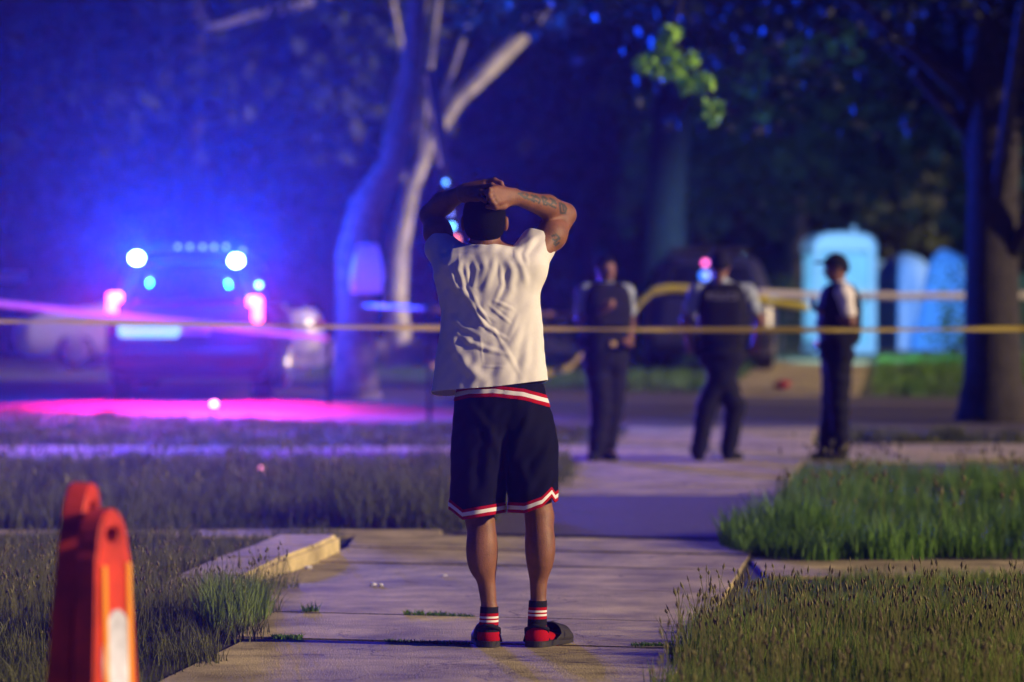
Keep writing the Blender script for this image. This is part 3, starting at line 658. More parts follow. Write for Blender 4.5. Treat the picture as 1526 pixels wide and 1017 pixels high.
for st_ in ink:
    for (x0, y0), (x1, y1) in zip(st_[:-1], st_[1:]):
        L = (x1 - x0) ** 2 + (y1 - y0) ** 2; t = np.clip(((px - x0) * (x1 - x0) + (py - y0) * (y1 - y0)) / L, 0, 1)
        d = np.minimum(d, np.hypot(px - x0 - t * (x1 - x0), py - y0 - t * (y1 - y0)))
N = vnormals(V, T); front = N[:, 1] < .15
inkv = np.clip(1 - (d - 1.1) / .9, 0, 1) * front
set_attr(body, 'ink', inkv, 'POINT')
ms_ = M['skin'].copy(); ms_.name = 'tattooed_skin'; t = ms_.node_tree; b = t.nodes['Principled BSDF']; src = b.inputs['Base Color'].links[0].from_socket
at = t.nodes.new('ShaderNodeAttribute'); at.attribute_name = 'ink'; mxn = t.nodes.new('ShaderNodeMix'); mxn.data_type = 'RGBA'
t.links.new(at.outputs['Fac'], mxn.inputs[0]); t.links.new(src, mxn.inputs[6]); mxn.inputs[7].default_value = (.045, .045, .035, 1); t.links.new(mxn.outputs[2], b.inputs['Base Color'])
body.data.materials.append(ms_)
# hair
fh = Field(W(680, 365, -.12), W(765, 275, .2), .0042)
fh.el(W(721.5, 322, .028), (.0835, .106, .103), .01); fh.el(W(722, 339, .0), (.074, .080, .065), .02)
V, Q = fh.mesh(); T = tris(Q)
(V, T), _ = cut(V, T, lambda V: (V[:, 2] - (W(0, 352)[2] + np.clip((V[:, 1] - YM - .0) * .62, -.05, 1))))
(V, T), _ = cut(V, T, lambda V: (((V[:, 1] - YM - .03) / .022) ** 2 + ((V[:, 2] - W(0, 335)[2]) / .032) ** 2 - 1) * 1.0 + (np.abs(V[:, 0] - W(722, 0)[0]) < .055) * 9)
mo('hair', V, T, M['hair'])['label'] = 'short dark hair with a low neckline'
# T-shirt
fs = Field((W(618, 0)[0], YM - .16, W(0, 625)[2]), (W(842, 0)[0], YM + .26, W(0, 330)[2]), .0042)
tab = [(366, 702, 748, .068), (371, 692, 762, .076), (376, 680, 776, .083), (383, 666, 792, .090), (395, 655, 806, .104), (412, 650, 805, .112), (440, 653, 804, .118), (465, 658, 805, .120), (500, 655, 808, .124), (540, 649, 813, .130), (585, 643, 819, .138), (612, 640, 823, .142)]
zs = [W(0, r_[0])[2] for r_ in tab]; cxs = [W((r_[1] + r_[2]) / 2, 0)[0] for r_ in tab]; aa = [(r_[2] - r_[1]) / 2 * YM / FPX for r_ in tab]; bb = [r_[3] for r_ in tab]
fs.loft(zs, cxs, [YM + v for v in (-.002, 0, .002, .008, .018, .026, .03, .03, .03, .03, .03, .03, .03)][:len(tab)], aa, bb, .02, 2.15)
fs.rc(W(683, 398, .03), W(658, 370, .12), .086, .060, .05); fs.rc(W(658, 370, .12), W(650, 348, .19), .060, .060, .02)
fs.rc(W(780, 398, .03), W(800, 368, .11), .088, .066, .05); fs.rc(W(800, 368, .11), W(814, 345, .18), .066, .064, .02)
V, Q = fs.mesh(); T = tris(Q); V = relax(V, T, 4, .5)
folds = [  # polyline (photo pixels), half width px, height m
 ([(664, 357), (656, 380), (664, 408), (688, 440)], 4.5, .010), ([(676, 366), (668, 395), (682, 428), (700, 446)], 3.5, .008),
 ([(690, 377), (683, 402), (692, 432), (706, 452)], 3.2, .008), ([(703, 380), (710, 402), (704, 430), (712, 452)], 3.5, .007),
 ([(722, 376), (722, 400), (714, 425)], 5, .008), ([(738, 376), (734, 402), (722, 430)], 4, .009), ([(752, 376), (762, 402), (760, 432), (744, 462)], 4.5, .009),
 ([(766, 378), (778, 398), (784, 424)], 4, .008), ([(806, 350), (790, 362), (770, 374)], 4, .007), ([(814, 366), (800, 382), (788, 402)], 5, .006), ([(795, 358), (782, 380), (786, 400)], 3, .006),
 ([(667, 488), (678, 518), (696, 548), (724, 568)], 6, .012), ([(681, 496), (702, 512), (728, 521), (757, 529)], 3, .007), ([(712, 472), (728, 490), (756, 506)], 2.6, .006),
 ([(735, 448), (765, 462)], 2.2, .004), ([(728, 455), (760, 482)], 2, .004), ([(704, 456), (722, 486)], 2, .005), ([(711, 455), (731, 484)], 1.8, .004),
 ([(795, 430), (780, 480), (760, 520), (748, 566)], 7, .009), ([(772, 470), (757, 505)], 3, .005), ([(716, 500), (719, 540)], 1.4, .002), ([(720, 547), (752, 547)], 1.6, .003),
 ([(740, 500), (757, 528), (775, 560)], 3, .004), ([(790, 480), (783, 530), (776, 570)], 5, .005), ([(806, 470), (800, 520), (806, 560)], 5, .005), ([(657, 420), (668, 450), (664, 480)], 5, .007),
 ([(722, 486), (736, 492), (748, 512)], 1.8, .003), ([(690, 440), (712, 462), (740, 480)], 3, .005), ([(672, 470), (690, 488), (716, 500)], 3, .005), ([(694, 395), (699, 430), (716, 462)], 2.2, .005), ([(745, 392), (748, 425), (735, 455)], 2.5, .005)]
def displace(V, T, folds, amp=1.0, front=-.05):
    N = vnormals(V, T); px, py = pxy(V); D = np.zeros(len(V))
    for pl, wd, ht in folds:
        dd = np.full(len(V), 1e3); tt = np.zeros(len(V)); n = len(pl) - 1
        for q, ((x0, y0), (x1, y1)) in enumerate(zip(pl[:-1], pl[1:])):
            L = (x1 - x0) ** 2 + (y1 - y0) ** 2; t = np.clip(((px - x0) * (x1 - x0) + (py - y0) * (y1 - y0)) / L, 0, 1)
            e = np.hypot(px - x0 - t * (x1 - x0), py - y0 - t * (y1 - y0)); m_ = e < dd; dd = np.where(m_, e, dd); tt = np.where(m_, (q + t) / n, tt)
        D += ht * np.exp(-(dd / wd) ** 2) * np.sin(np.pi * np.clip(tt * .9 + .05, 0, 1)) ** .6
        D -= .22 * ht * np.exp(-((dd - wd * 1.9) / (wd * .9)) ** 2) * np.sin(np.pi * np.clip(tt, 0, 1))
    fr = np.clip((front - N[:, 1]) / .3, 0, 1) * np.clip((py - np.where(np.abs(px - 725) < 40, 380, 340)) / 14, 0, 1)
    # broad soft undulation of loose cloth everywhere
    und = .0025 * np.sin(V[:, 0] * 55 + 9 * V[:, 2]) * np.sin(V[:, 2] * 17 + 2) + .0012 * np.sin(V[:, 0] * 120 - 60 * V[:, 2]) * np.sin(V[:, 2] * 40 + 15 * V[:, 0])
    return V + N * (D * fr * amp + und)[:, None]
V = displace(V, T, [(a, b * 1.15, c) for a, b, c in folds], .58)
def hem_px(x): return np.interp(x, [630, 642, 672, 740, 820, 830], [586, 584, 581, 576, 566, 566])
def f_hem(V):
    px, py = pxy(V); dyy = np.clip((V[:, 1] - YM - .03) / .1, -1, 1)
    return hem_px(px) + 7 * np.clip(dyy, 0, 1) * np.interp(px, [640, 700, 830], [1.6, 1, .7]) - py
(V, T), _ = cut(V, T, f_hem)
def plane(p, n): p = np.array(p); n = np.array(n, float) / np.linalg.norm(n); return lambda V: (V - p) @ n
def sleeve(p, n, c, r): 
    return lambda V: np.where(np.linalg.norm(V - c, axis=1) < r, (V - p) @ (np.array(n) / np.linalg.norm(n)), -1.0)
sL = W(656, 361, .125); nL = W(642, 322, .245) - W(672, 387, .03)
sR = W(807, 362, .118); nR = W(841, 322, .215) - W(790, 386, .03)
_, (V, T) = cut(V, T, lambda V: np.minimum((W(690, 0)[0] - V[:, 0]), (V - sL) @ (nL / np.linalg.norm(nL))))
_, (V, T) = cut(V, T, lambda V: np.minimum(V[:, 0] - W(765, 0)[0], (V - sR) @ (nR / np.linalg.norm(nR))))
nc = W(723, 377, .01)
_, (V, T) = cut(V, T, lambda V: np.minimum(.070 - np.hypot(V[:, 0] - nc[0], V[:, 1] - nc[1] - .018), (V[:, 2] - nc[2]) * 1.0 + (V[:, 1] - nc[1]) * .25))
shirt = mo('shirt', V, T, M['tee']); shirt['label'] = 'white cropped T-shirt with raw hem'; offset_shell(shirt)
# ribbed collar
ring = []
for k in range(40):
    a = 2 * math.pi * k / 40; x = nc[0] + .0015 + math.cos(a) * .0665; y = nc[1] + .018 + math.sin(a) * .066; ring.append((x, y, nc[2] + .001 - (y - nc[1]) * .25))
Vc = []; Fc = []
for i, p in enumerate(ring):
    a = 2 * math.pi * i / 40
    for k in range(8):
        b_ = 2 * math.pi * k / 8; Vc.append((p[0] + math.cos(a) * .0045 * math.cos(b_), p[1] + math.sin(a) * .0045 * math.cos(b_), p[2] + .009 * math.sin(b_)))
for i in range(40):
    for k in range(8): Fc.append((i * 8 + k, ((i + 1) % 40) * 8 + k, ((i + 1) % 40) * 8 + (k + 1) % 8, i * 8 + (k + 1) % 8))
mesh_np('collar', np.array(Vc) - MO, Fc, M['tee'], shirt)
# shorts
fp = Field((W(655, 0)[0], YM - .19, W(0, 800)[2]), (W(850, 0)[0], YM + .24, W(0, 565)[2]), .0042)
zt = [572, 590, 620, 665, 705, 740, 795]; xl = [684, 679, 675, 673, 672, 671, 669]; xr = [809, 813, 822, 832, 831, 831, 831]; ov = [52, 48, 40, 24, 4, -2, -3]
mid = [746, 746, 748, 752, 755, 755, 755]; bp_ = [.118, .124, .135, .145, .145, .145, .142]
ks = np.array(zt)
for side in (0, 1):
    cx_ = []; a_ = []
    for i in range(len(zt)):
        lo, hi = (xl[i], mid[i] + ov[i] - 1) if side == 0 else (mid[i] - ov[i] + 1, xr[i])
        cx_.append(W((lo + hi) / 2, 0)[0]); a_.append((hi - lo) / 2 * YM / FPX)
    fp.loft([W(0, z_)[2] for z_ in zt], cx_, [YM + .025] * len(zt), a_, bp_, .012, 2.2)
V, Q = fp.mesh(); T = tris(Q); V = relax(V, T, 3, .5)
V = displace(V, T, [([(826, 640), (812, 680), (790, 720)], 7, .010), ([(832, 660), (822, 700), (812, 740)], 6, .008), ([(755, 640), (752, 680), (755, 715)], 6, -.012), ([(690, 640), (700, 690), (694, 745)], 9, .008),
    ([(790, 610), (775, 650), (762, 700)], 6, .006), ([(700, 605), (728, 640), (748, 690)], 6, .006), ([(735, 640), (725, 700), (730, 750)], 8, .006), ([(775, 690), (785, 720), (780, 755)], 7, .007)], 1.0)
def hem2(x): return np.interp(x, [665, 673, 690, 752, 757, 782, 807, 821, 826, 833], [757, 761, 775, 764, 764, 765, 756, 741, 749, 744])
def wb(x): return np.interp(x, [670, 679, 700, 738, 780, 812, 820], [600, 598, 593, 592, 597, 606, 608])
fH = lambda o_: (lambda V: hem2(pxy(V)[0]) - o_ - pxy(V)[1])
fW = lambda o_: (lambda V: wb(pxy(V)[0]) - o_ - pxy(V)[1])
(V, T), _ = cut(V, T, fH(0))
(U1, T1), rest = cut(V, T, fW(0))          # above the waistband bottom
(V2, T2) = rest
(V2, T2), hemp = cut(V2, T2, fH(15.5))
sh = mo('shorts', V2, T2, M['navy']); sh['label'] = 'navy basketball shorts with red and white trim'; offset_shell(sh)
a_, lo_ = cut(*hemp, fH(5)); w_, r_ = a_, lo_
hi_, wm_ = cut(*a_, fH(10.8))
for pc, mm, nm in [(lo_, 'red_cloth', 'red_hem_band'), (wm_, 'white_cloth', 'white_hem_band'), (hi_, 'red_cloth', 'red_hem_band')]:
    o = mo(nm, pc[0], pc[1], M[mm], sh); solidify(o, .0045)
up_, b1 = cut(U1, T1, fW(5.5)); up2, b2 = cut(*up_, fW(11.8)); up3, b3 = cut(*up2, fW(17))
for pc, mm, nm in [(b1, 'red_cloth', 'red_waistband'), (b2, 'white_cloth', 'white_waistband'), (b3, 'red_cloth', 'red_waistband')]:
    o = mo(nm, pc[0], pc[1], M[mm], sh); solidify(o, .0055)
(up4, _) = cut(*up3, lambda V: pxy(V)[1] - 572)
o = mo('underwear', up4[0], up4[1], M['navy']); offset_shell(o)
# thin light seam at the inner hem slit
sl_ = [W(754, 708, -.118), W(755, 725, -.12), W(756, 745, -.125), W(758, 762, -.128)]
# socks and sandals
for ax, ay, fx, tx, td, label in [(729.5, 904, 728, 721, .17, 'left'), (802, 895, 800, 830, .13, 'right')]:
    fk = Field(W(fx - 40, 985, -.1), W(fx + 70, ay - 25, .26), .0035)
    fk.rc(W(ax, ay - 12, 0), W(fx, 948, -.013), .0345, .039, .01); fk.el(W(fx, 952, -.022), (.036, .036, .036), .02)
    fk.rc(W(fx, 950, -.012), W(tx, 955, td), .038, .033, .02, sq=(1, 1, 1.15))
    V, Q = fk.mesh(); T = tris(Q); V = relax(V, T, 2, .4)
    pyf = lambda v: (lambda V: v - (HY - (V[:, 2] - CH) * FPX / YM))
    _, (V, T) = cut(V, T, pyf(ay))
    cuff, low = cut(V, T, pyf(ay + 9.5))
    sock = None
    b1, low = cut(*low, pyf(ay + 14)); s1, low = cut(*low, pyf(ay + 17)); g1, low = cut(*low, pyf(ay + 19.5)); s2, low = cut(*low, pyf(ay + 22.5)); b2, low = cut(*low, pyf(ay + 27)); k1, foot = cut(*low, pyf(ay + 37))
    merge_np = lambda L: (np.concatenate([a for a, _ in L]), np.concatenate([b_ + sum(len(x[0]) for x in L[:i]) for i, (a, b_) in enumerate(L)]))
    red = merge_np([b1, g1, b2, foot]); sock = mo('sock', *red, M['red_cloth'])
    mo('cuff', *cuff, M['black_cloth'], sock); mo('heel_band', *k1, M['black_cloth'], sock)
    mo('white_stripe', *s1, M['white_cloth'], sock); mo('white_stripe', *s2, M['white_cloth'], sock)
    # sandal
    fz = Field(W(fx - 50, 992, -.16), W(fx + 85, 905, .34), .004)
    dx = (tx - fx) * YM / FPX / td; tip = np.array([W(tx, 0)[0] + dx * .03, YM + td + .03, .0]); hl = np.array([W(fx, 0)[0], YM - .035, .0])
    for zc in (.022,):
        fz.rc((hl[0], hl[1], .042), (tip[0], tip[1], .042), .045, .048, .01, sq=(1, 1, 2.0))
    fz.rc(((hl[0] * .45 + tip[0] * .55), hl[1] * .45 + tip[1] * .55, .062), (tip[0], tip[1] - .02, .050), .046, .040, .02)
    V, Q = fz.mesh(); T = tris(Q)
    (V, T), _ = cut(V, T, lambda V: V[:, 2] - .004 - .018)
    _, (V, T) = cut(V, T, lambda V: np.minimum(V[:, 2] - (.042 + .5 * np.clip((V[:, 1] - hl[1]) - .05, 0, .3)), .09 - (V[:, 1] - hl[1])))
    V = relax(V, T, 2, .4)
    o = mo('sandal', V, T, M['sole'])
    # closed underside
    (V3, T3) = (V.copy(), T); 
    # heel and ankle straps
    st1 = tube([hl + (-.040, .07, .06), hl + (-.041, .01, .085), hl + (-.015, -.030, .100), hl + (.015, -.030, .100), hl + (.041, .01, .085), hl + (.040, .07, .06)], [.008] * 6, 8)
    mesh_np('strap', np.array([np.array(v) for v in st1[0]]) - MO, st1[1], M['black_cloth'], o)
    st2 = tube([hl + (.044, .03, .035), hl + (.030, .055, .085), hl + (0, .07, .108), hl + (-.030, .055, .085), hl + (-.044, .03, .035)], [.010] * 5, 8)
    mesh_np('strap', np.array([np.array(v) for v in st2[0]]) - MO, st2[1], M['black_cloth'], o)
    bm = bmesh.new(); n_ = 28; vsb = []
    ax_ = np.array([tip[0] - hl[0], tip[1] - hl[1]]); L_ = np.linalg.norm(ax_); ax_ /= L_; pr = np.array([ax_[1], -ax_[0]])
    pts = []
    for k in range(n_):
        a = 2 * math.pi * k / n_; c_, s_ = math.cos(a), math.sin(a); ctr = hl[:2] if c_ < 0 else tip[:2]; rr_ = .046 if c_ < 0 else .049
        q = ctr + ax_ * c_ * rr_ + pr * s_ * rr_; pts.append(q)
    up_v = [bm.verts.new((q[0] - MO[0], q[1] - MO[1], .040)) for q in pts]; dn_v = [bm.verts.new((q[0] - MO[0], q[1] - MO[1], .0185)) for q in pts]
    bm.faces.new(up_v); bm.faces.new(dn_v[::-1])
    for k in range(n_): bm.faces.new((up_v[k], dn_v[k], dn_v[(k + 1) % n_], up_v[(k + 1) % n_]))
    bmesh.ops.recalc_face_normals(bm, faces=bm.faces)
    bm_obj('outsole', bm, M['sole'], o)

# ---- officers
M['off_shirt'] = mat('off_shirt', (.30, .36, .43), .85, (20, .1), (60, .002))
M['white_shirt'] = mat('white_shirt', (.78, .76, .72), .85, (20, .05), (60, .002))
M['off_black'] = mat('off_black', (.006, .0065, .011), .85, (20, .2), (50, .002), spec=.2)
M['vest'] = mat('vest', (.007, .0075, .010), .85, (20, .2), (80, .003), spec=.2)
M['brass'] = mat('brass', (.75, .52, .12), .35, metal=.8)
M['letter'] = mat('letter', (.30, .30, .32), .8)
def hand(f_, wrist, dirn, side, curl=.5):
    wrist = np.array(wrist, float); d = np.array(dirn, float); d /= np.linalg.norm(d); s = np.array(side, float); s -= d * (s @ d); s /= np.linalg.norm(s); n = np.cross(d, s)
    for i, (o_, L_) in enumerate([(-.030, .070), (-.010, .080), (.010, .076), (.028, .060)]):
        k = wrist + d * .085 + s * o_; f_.rc(wrist + s * o_ * .5, k, .018, .013, .012)
        a_ = k + (d * (1 - curl * .5) + n * curl * .7) * L_ * .5; b_ = a_ + (d * (1 - curl * 1.3) + n * curl * 1.2) * L_ * .5
        f_.rc(k, a_, .0115, .010, .004); f_.rc(a_, b_, .010, .0085, .004)
    f_.rc(wrist + d * .02 - s * .02, wrist + d * .06 - s * .055 + n * .02, .014, .011, .008); f_.rc(wrist + d * .06 - s * .055 + n * .02, wrist + d * .10 - s * .050 + n * .035, .011, .009, .004)
def officer(label, cx, Y, fwd, J, shirt='off_shirt', hat='cap', skinm='skin_dark', text=None, seed=1):
    f2 = Vector((fwd[0], fwd[1], 0)).normalized(); rz = math.atan2(f2.x, -f2.y)
    zb = zg(Y); root = empty('person', ((cx - CX) * Y / FPX, Y, zb), rz); tag(root, label, 'person')
    Ri = Matrix.Rotation(-rz, 3, 'Z'); ob = Vector(root.location)
    L = lambda px, py, dy=0.0: np.array(Ri @ (P(px, py, Y + dy) - ob))
    j = {k: L(*v) for k, v in J.items()}
    B = Field((-.5, -.5, -.02), (.5, .5, 1.9), .0085)
    h = j['head']; hr = [(1, 0, 0), (0, 1, 0), (0, 0, 1)]
    B.el(h, (.076, .096, .105), .02); B.el(h + (0, -.035, -.055), (.058, .060, .065), .03); B.rc(h + (0, -.095, -.01), h + (0, -.115, -.030), .010, .014, .01)
    for s in (-1, 1):
        B.el(h + (s * .078, .005, -.01), (.010, .020, .030), .008); B.el(h + (s * .030, -.088, .005), (.016, .010, .008), .008)
    B.rc(h + (0, .01, -.05), h + (0, .03, -.17), .052, .060, .03); B.el(h + (0, -.088, -.058), (.022, .012, .010), .01)
    ch = (j['shl'] + j['shr']) / 2; hp = j['hip']
    B.rc(j['shl'], j['shr'], .07, .07, .04); B.el((ch + hp) / 2 + (0, 0, .05), (.15, .10, .26), .05); B.el(hp, (.15, .11, .12), .05)
    for s in 'lr':
        B.rc(j['sh' + s], j['el' + s], .050, .040, .03); w_ = j['ha' + s]; B.rc(j['el' + s], w_, .041, .028, .02)
        dd = w_ - j['el' + s]; hand(B, w_, dd, (1, 0, 0) if abs(dd[0]) < abs(dd[2]) + abs(dd[1]) else (0, 0, 1), .6)
        B.rc(hp + (.09 if s == 'r' else -.09, 0, -.02), j['kn' + s], .075, .05, .03); B.rc(j['kn' + s], j['an' + s], .048, .035, .02); B.rc(j['an' + s], j['an' + s] * .4 + j['to' + s] * .6, .035, .03, .02)
    V, Q = B.mesh(); T = tris(Q); mesh_np('body', relax(V, T, 2, .4), [T], M[skinm], root)
    S = Field((-.45, -.45, .7), (.45, .45, 1.75), .0085)
    S.rc(j['shl'], j['shr'], .085, .085, .05); S.el((ch + hp) / 2 + (0, 0, .05), (.195, .145, .32), .05)
    for s in 'lr':
        e_ = j['sh' + s] * .38 + j['el' + s] * .62; S.rc(j['sh' + s], e_, .075, .066, .03)
    S.rc(ch + (0, 0, .02), h + (0, .02, -.13), .085, .062, .03)
    V, Q = S.mesh(); T = tris(Q); V = relax(V, T, 3, .5); N = vnormals(V, T)
    V = V + N * (.006 * np.sin(V[:, 2] * 40 + V[:, 0] * 30) * np.sin(V[:, 0] * 35 + V[:, 1] * 25 + seed))[:, None]
    (V, T), _ = cut(V, T, lambda V: V[:, 2] - (hp[2] + .06))
    mesh_np('shirt', V, [T], M[shirt], root)
    X = Field((-.3, -.3, .85), (.3, .3, 1.6), .0085); c_ = ch * .55 + hp * .45 + (0, 0, .04)
    X.loft([hp[2] + .10, hp[2] + .2, ch[2] - .12, ch[2] - .02, ch[2] + .05, ch[2] + .09], [c_[0]] * 6, [c_[1]] * 6, [.200, .212, .222, .205, .18, .12], [.165, .18, .185, .165, .135, .085], .02, 3.2)
    for dx_, dz_ in [(-.07, .10), (.07, .10), (0, .10)]: X.rc(c_ + (dx_ - .025, -.165, -.16 + dz_), c_ + (dx_ + .025, -.165, -.16 + dz_), .03, .03, .008)
    V, Q = X.mesh(); T = tris(Q); vest = mesh_np('vest', relax(V, T, 2, .4), [T], M['vest'], root)
    if text:
        cu = bpy.data.curves.new('lettering', 'FONT'); cu.body = text; cu.size = .085; cu.align_x = 'CENTER'; cu.extrude = .002
        to = bpy.data.objects.new('lettering', cu); COL.objects.link(to); dg = bpy.context.evaluated_depsgraph_get(); me = bpy.data.meshes.new_from_object(to.evaluated_get(dg)); bpy.data.objects.remove(to)
        me.materials.clear(); me.materials.append(M['letter']); o = link(bpy.data.objects.new('lettering', me), vest); o.location = c_ + (0, .176, .13); o.rotation_euler = (math.radians(90), 0, math.pi)
    G = Field((-.4, -.45, -.02), (.4, .45, 1.15), .0085); G.el(hp + (0, 0, -.01), (.200, .160, .14), .04); G.rc(hp + (-.08, 0, .07), hp + (.08, 0, .07), .105, .105, .03)
    for s in 'lr':
        G.rc(hp + (.085 if s == 'r' else -.085, 0, -.04), j['kn' + s], .122, .092, .03); G.rc(j['kn' + s], j['an' + s] + (0, 0, .0), .090, .074, .02)
    V, Q = G.mesh(); T = tris(Q); V = relax(V, T, 3, .5); N = vnormals(V, T)
    V = V + N * (.007 * np.sin(V[:, 2] * 38 + 5 * V[:, 0] + seed) * np.sin(V[:, 1] * 20 + V[:, 2] * 13))[:, None]
    (V, T), _ = cut(V, T, lambda V: V[:, 2] - .055); (V, T), _ = cut(V, T, lambda V: (hp[2] + .10) - V[:, 2])
    mesh_np('trousers', V, [T], M['off_black'], root)
    bz = hp[2] + .09; bt = Field((-.3, -.3, bz - .1), (.3, .3, bz + .1), .008); bt.loft([bz - .025, bz + .025], [hp[0]] * 2, [hp[1]] * 2, [.208, .208], [.172, .172], .005, 2.2)
    V, Q = bt.mesh(); belt = mesh_np('belt', V, [tris(Q)], M['off_black'], root)
    bm = bmesh.new(); add_box(bm, hp + (0, -.178, .09), (.05, .014, .045), .004); bm_obj('buckle', bm, M['brass'], belt)
    bm = bmesh.new(); add_box(bm, hp + (.225, .02, .03), (.05, .09, .17), .012); add_box(bm, hp + (.24, .0, .13), (.03, .05, .06), .008); bm_obj('holster', bm, M['off_black'], belt)
    bm = bmesh.new(); add_box(bm, hp + (-.22, .03, .08), (.045, .06, .13), .01); add_cyl(bm, hp + (-.22, .04, .14), hp + (-.22, .04, .25), .006); bm_obj('radio', bm, M['off_black'], belt)
    for dx_ in (-.11, .11):
        bm = bmesh.new(); add_box(bm, hp + (dx_, -.15, .07), (.06, .04, .08), .01); bm_obj('pouch', bm, M['off_black'], belt)
    for s in 'lr':
        K = Field((-.45, -.5, -.02), (.45, .5, .25), .0085); a_, t_ = j['an' + s], j['to' + s]
        K.rc((a_[0], a_[1], .05), (t_[0], t_[1], .045), .05, .045, .02, sq=(1, 1, 1.1)); K.rc((a_[0], a_[1], .05), a_ + (0, 0, .04), .05, .052, .02)
        V, Q = K.mesh(); T = tris(Q); (V, T), _ = cut(V, T, lambda V: V[:, 2] - .012)
        o = mesh_np('shoe', relax(V, T, 1, .4), [T], M['off_black'], root)
    H = Field(h + (-.16, -.26, -.14), h + (.16, .18, .2), .007)
    if hat == 'cap':
        H.el(h + (0, .0, .030), (.092, .108, .105), .01); H.rc(h + (-.035, -.11, .055), h + (.035, -.11, .055), .055, .055, .01, sq=(1, 1, 5)); H.rc(h + (0, -.14, .050), h + (0, -.15, .048), .06, .055, .01, sq=(1, 1, 5))
        H.el(h + (0, .03, -.0), (.082, .085, .085), .02)
        V, Q = H.mesh(); T = tris(Q); (V, T), _ = cut(V, T, lambda V: V[:, 2] - (h[2] + .015 - .055 * np.clip((V[:, 1] - h[1]) / .08, 0, 1)))
        o = mesh_np('cap', relax(V, T, 1, .4), [T], M['off_black'], root)
    else:
        H.el(h + (0, .012, .022), (.086, .102, .104), .01); V, Q = H.mesh(); T = tris(Q)
        (V, T), _ = cut(V, T, lambda V: V[:, 2] - (h[2] + .045 - .11 * np.clip((V[:, 1] - h[1] + .05) / .12, 0, 1)))
        mesh_np('hair', V, [T], M['hair'], root)
    return root, j, h
YO = 33.3
ZB = 692
officer('police officer facing the camera, forearm raised to the chest, in light shirt and dark vest', 901, YO, (.35, -1),
  dict(head=(903, 400, 0), shl=(873, 437, -.02), shr=(931, 437, .06), ell=(864, 478, -.05), elr=(941, 478, .08), hal=(899, 462, -.20), har=(938, 505, -.08), hip=(903, 528, 0),
       knl=(896, 605, -.03), knr=(915, 603, .03), anl=(888, 674, -.02), anr=(905, 672, .08), tol=(882, 686, -.16), tor=(914, 684, -.05)), hat='hair', seed=1)
officer('police officer with back to the camera and a dark vest lettered POLICE', 1076, YO, (0.05, 1),
  dict(head=(1073, 396, 0), shr=(1113, 437, 0), shl=(1040, 437, 0), elr=(1133, 478, -.05), ell=(1021, 478, -.05), har=(1126, 510, .04), hal=(1027, 512, .06), hip=(1077, 524, 0),
       knr=(1096, 605, .0), knl=(1053, 605, .0), anr=(1085, 674, 0), anl=(1041, 674, 0), tor=(1100, 686, .10), tol=(1038, 686, .15)), hat='cap', text='POLICE', seed=2)
r3, j3, h3 = officer('police officer in profile facing left with a brimmed cap and a white sleeve', 1247, YO, (-1, -.12),
  dict(head=(1246, 400, 0), shl=(1250, 437, .17), shr=(1258, 439, -.17), ell=(1244, 480, .2), elr=(1268, 480, -.24), hal=(1222, 462, .10), har=(1226, 466, -.12), hip=(1247, 528, 0),
       knl=(1240, 603, .09), knr=(1250, 603, -.09), anl=(1230, 673, .08), anr=(1254, 668, -.08), tol=(1212, 685, .08), tor=(1240, 682, -.1)), shirt='white_shirt', hat='cap', seed=3)

# ================================================================== VEHICLES
M['pv_body'] = mat('pv_body', (.03, .033, .07), .3, spec=.6)
M['silver'] = mat('silver', (.62, .62, .60), .35, metal=.2)
M['glass'] = mat('glass', (.01, .012, .016), .05, spec=.9)
M['tyre'] = mat('tyre', (.015, .015, .015), .85)
M['rim'] = mat('rim', (.35, .35, .36), .35, metal=.8)
M['chrome'] = mat('chrome', (.6, .6, .62), .2, metal=1)
M['plastic_black'] = mat('plastic_black', (.02, .02, .022), .55)
M['plate'] = mat('plate', (.6, .62, .66), .5)
def carbody(root, lv, m, nside=9, cr=.28):
    """lv rows: z, half width, y rear, y front; rounded plan outline"""
    V = []; F = []; ring = []
    for z, hw, y0, y1 in lv:
        c = min(cr, hw * .5); pts = []
        for (cx_, cy_, a0) in [(hw - c, y0 + c, -90), (hw - c, y1 - c, 0), (-hw + c, y1 - c, 90), (-hw + c, y0 + c, 180)]:
            for k in range(7):
                a = math.radians(a0 + 15 * k); pts.append((cx_ + c * math.cos(a), cy_ + c * math.sin(a), z))
        V += pts
    n = 28
    for i in range(len(lv) - 1):
        for k in range(n): F.append((i * n + k, i * n + (k + 1) % n, (i + 1) * n + (k + 1) % n, (i + 1) * n + k))
    F.append(tuple(range(n))[::-1]); F.append(tuple((len(lv) - 1) * n + k for k in range(n)))
    return mesh_np('body', V, F, m, root)
def wheel(root, x, y, r_=.37, wd=.24):
    bm = bmesh.new(); s = 1 if x > 0 else -1; bmesh.ops.create_cone(bm, cap_ends=True, segments=28, radius1=r_, radius2=r_, depth=wd, matrix=Matrix.Rotation(math.pi / 2, 4, 'Y'))
    bmesh.ops.bevel(bm, geom=[e for e in bm.edges if abs(e.verts[0].co.x - e.verts[1].co.x) < 1e-5], offset=.03, segments=2, affect='EDGES')
    w_ = bm_obj('wheel', bm, M['tyre'], root); w_.location = (x, y, r_)
    bm = bmesh.new(); bmesh.ops.create_cone(bm, cap_ends=True, segments=24, radius1=r_ * .66, radius2=r_ * .58, depth=.04, matrix=Matrix.Translation((s * (wd / 2 + .012), 0, 0)) @ Matrix.Rotation(s * math.pi / 2, 4, 'Y'))
    for k in range(5):
        a = 2 * math.pi * k / 5; add_cyl(bm, (s * (wd / 2 + .03), 0, 0), (s * (wd / 2 + .03), math.cos(a) * r_ * .58, math.sin(a) * r_ * .58), .03, .02, 6)
    bm_obj('rim', bm, M['rim'], w_)
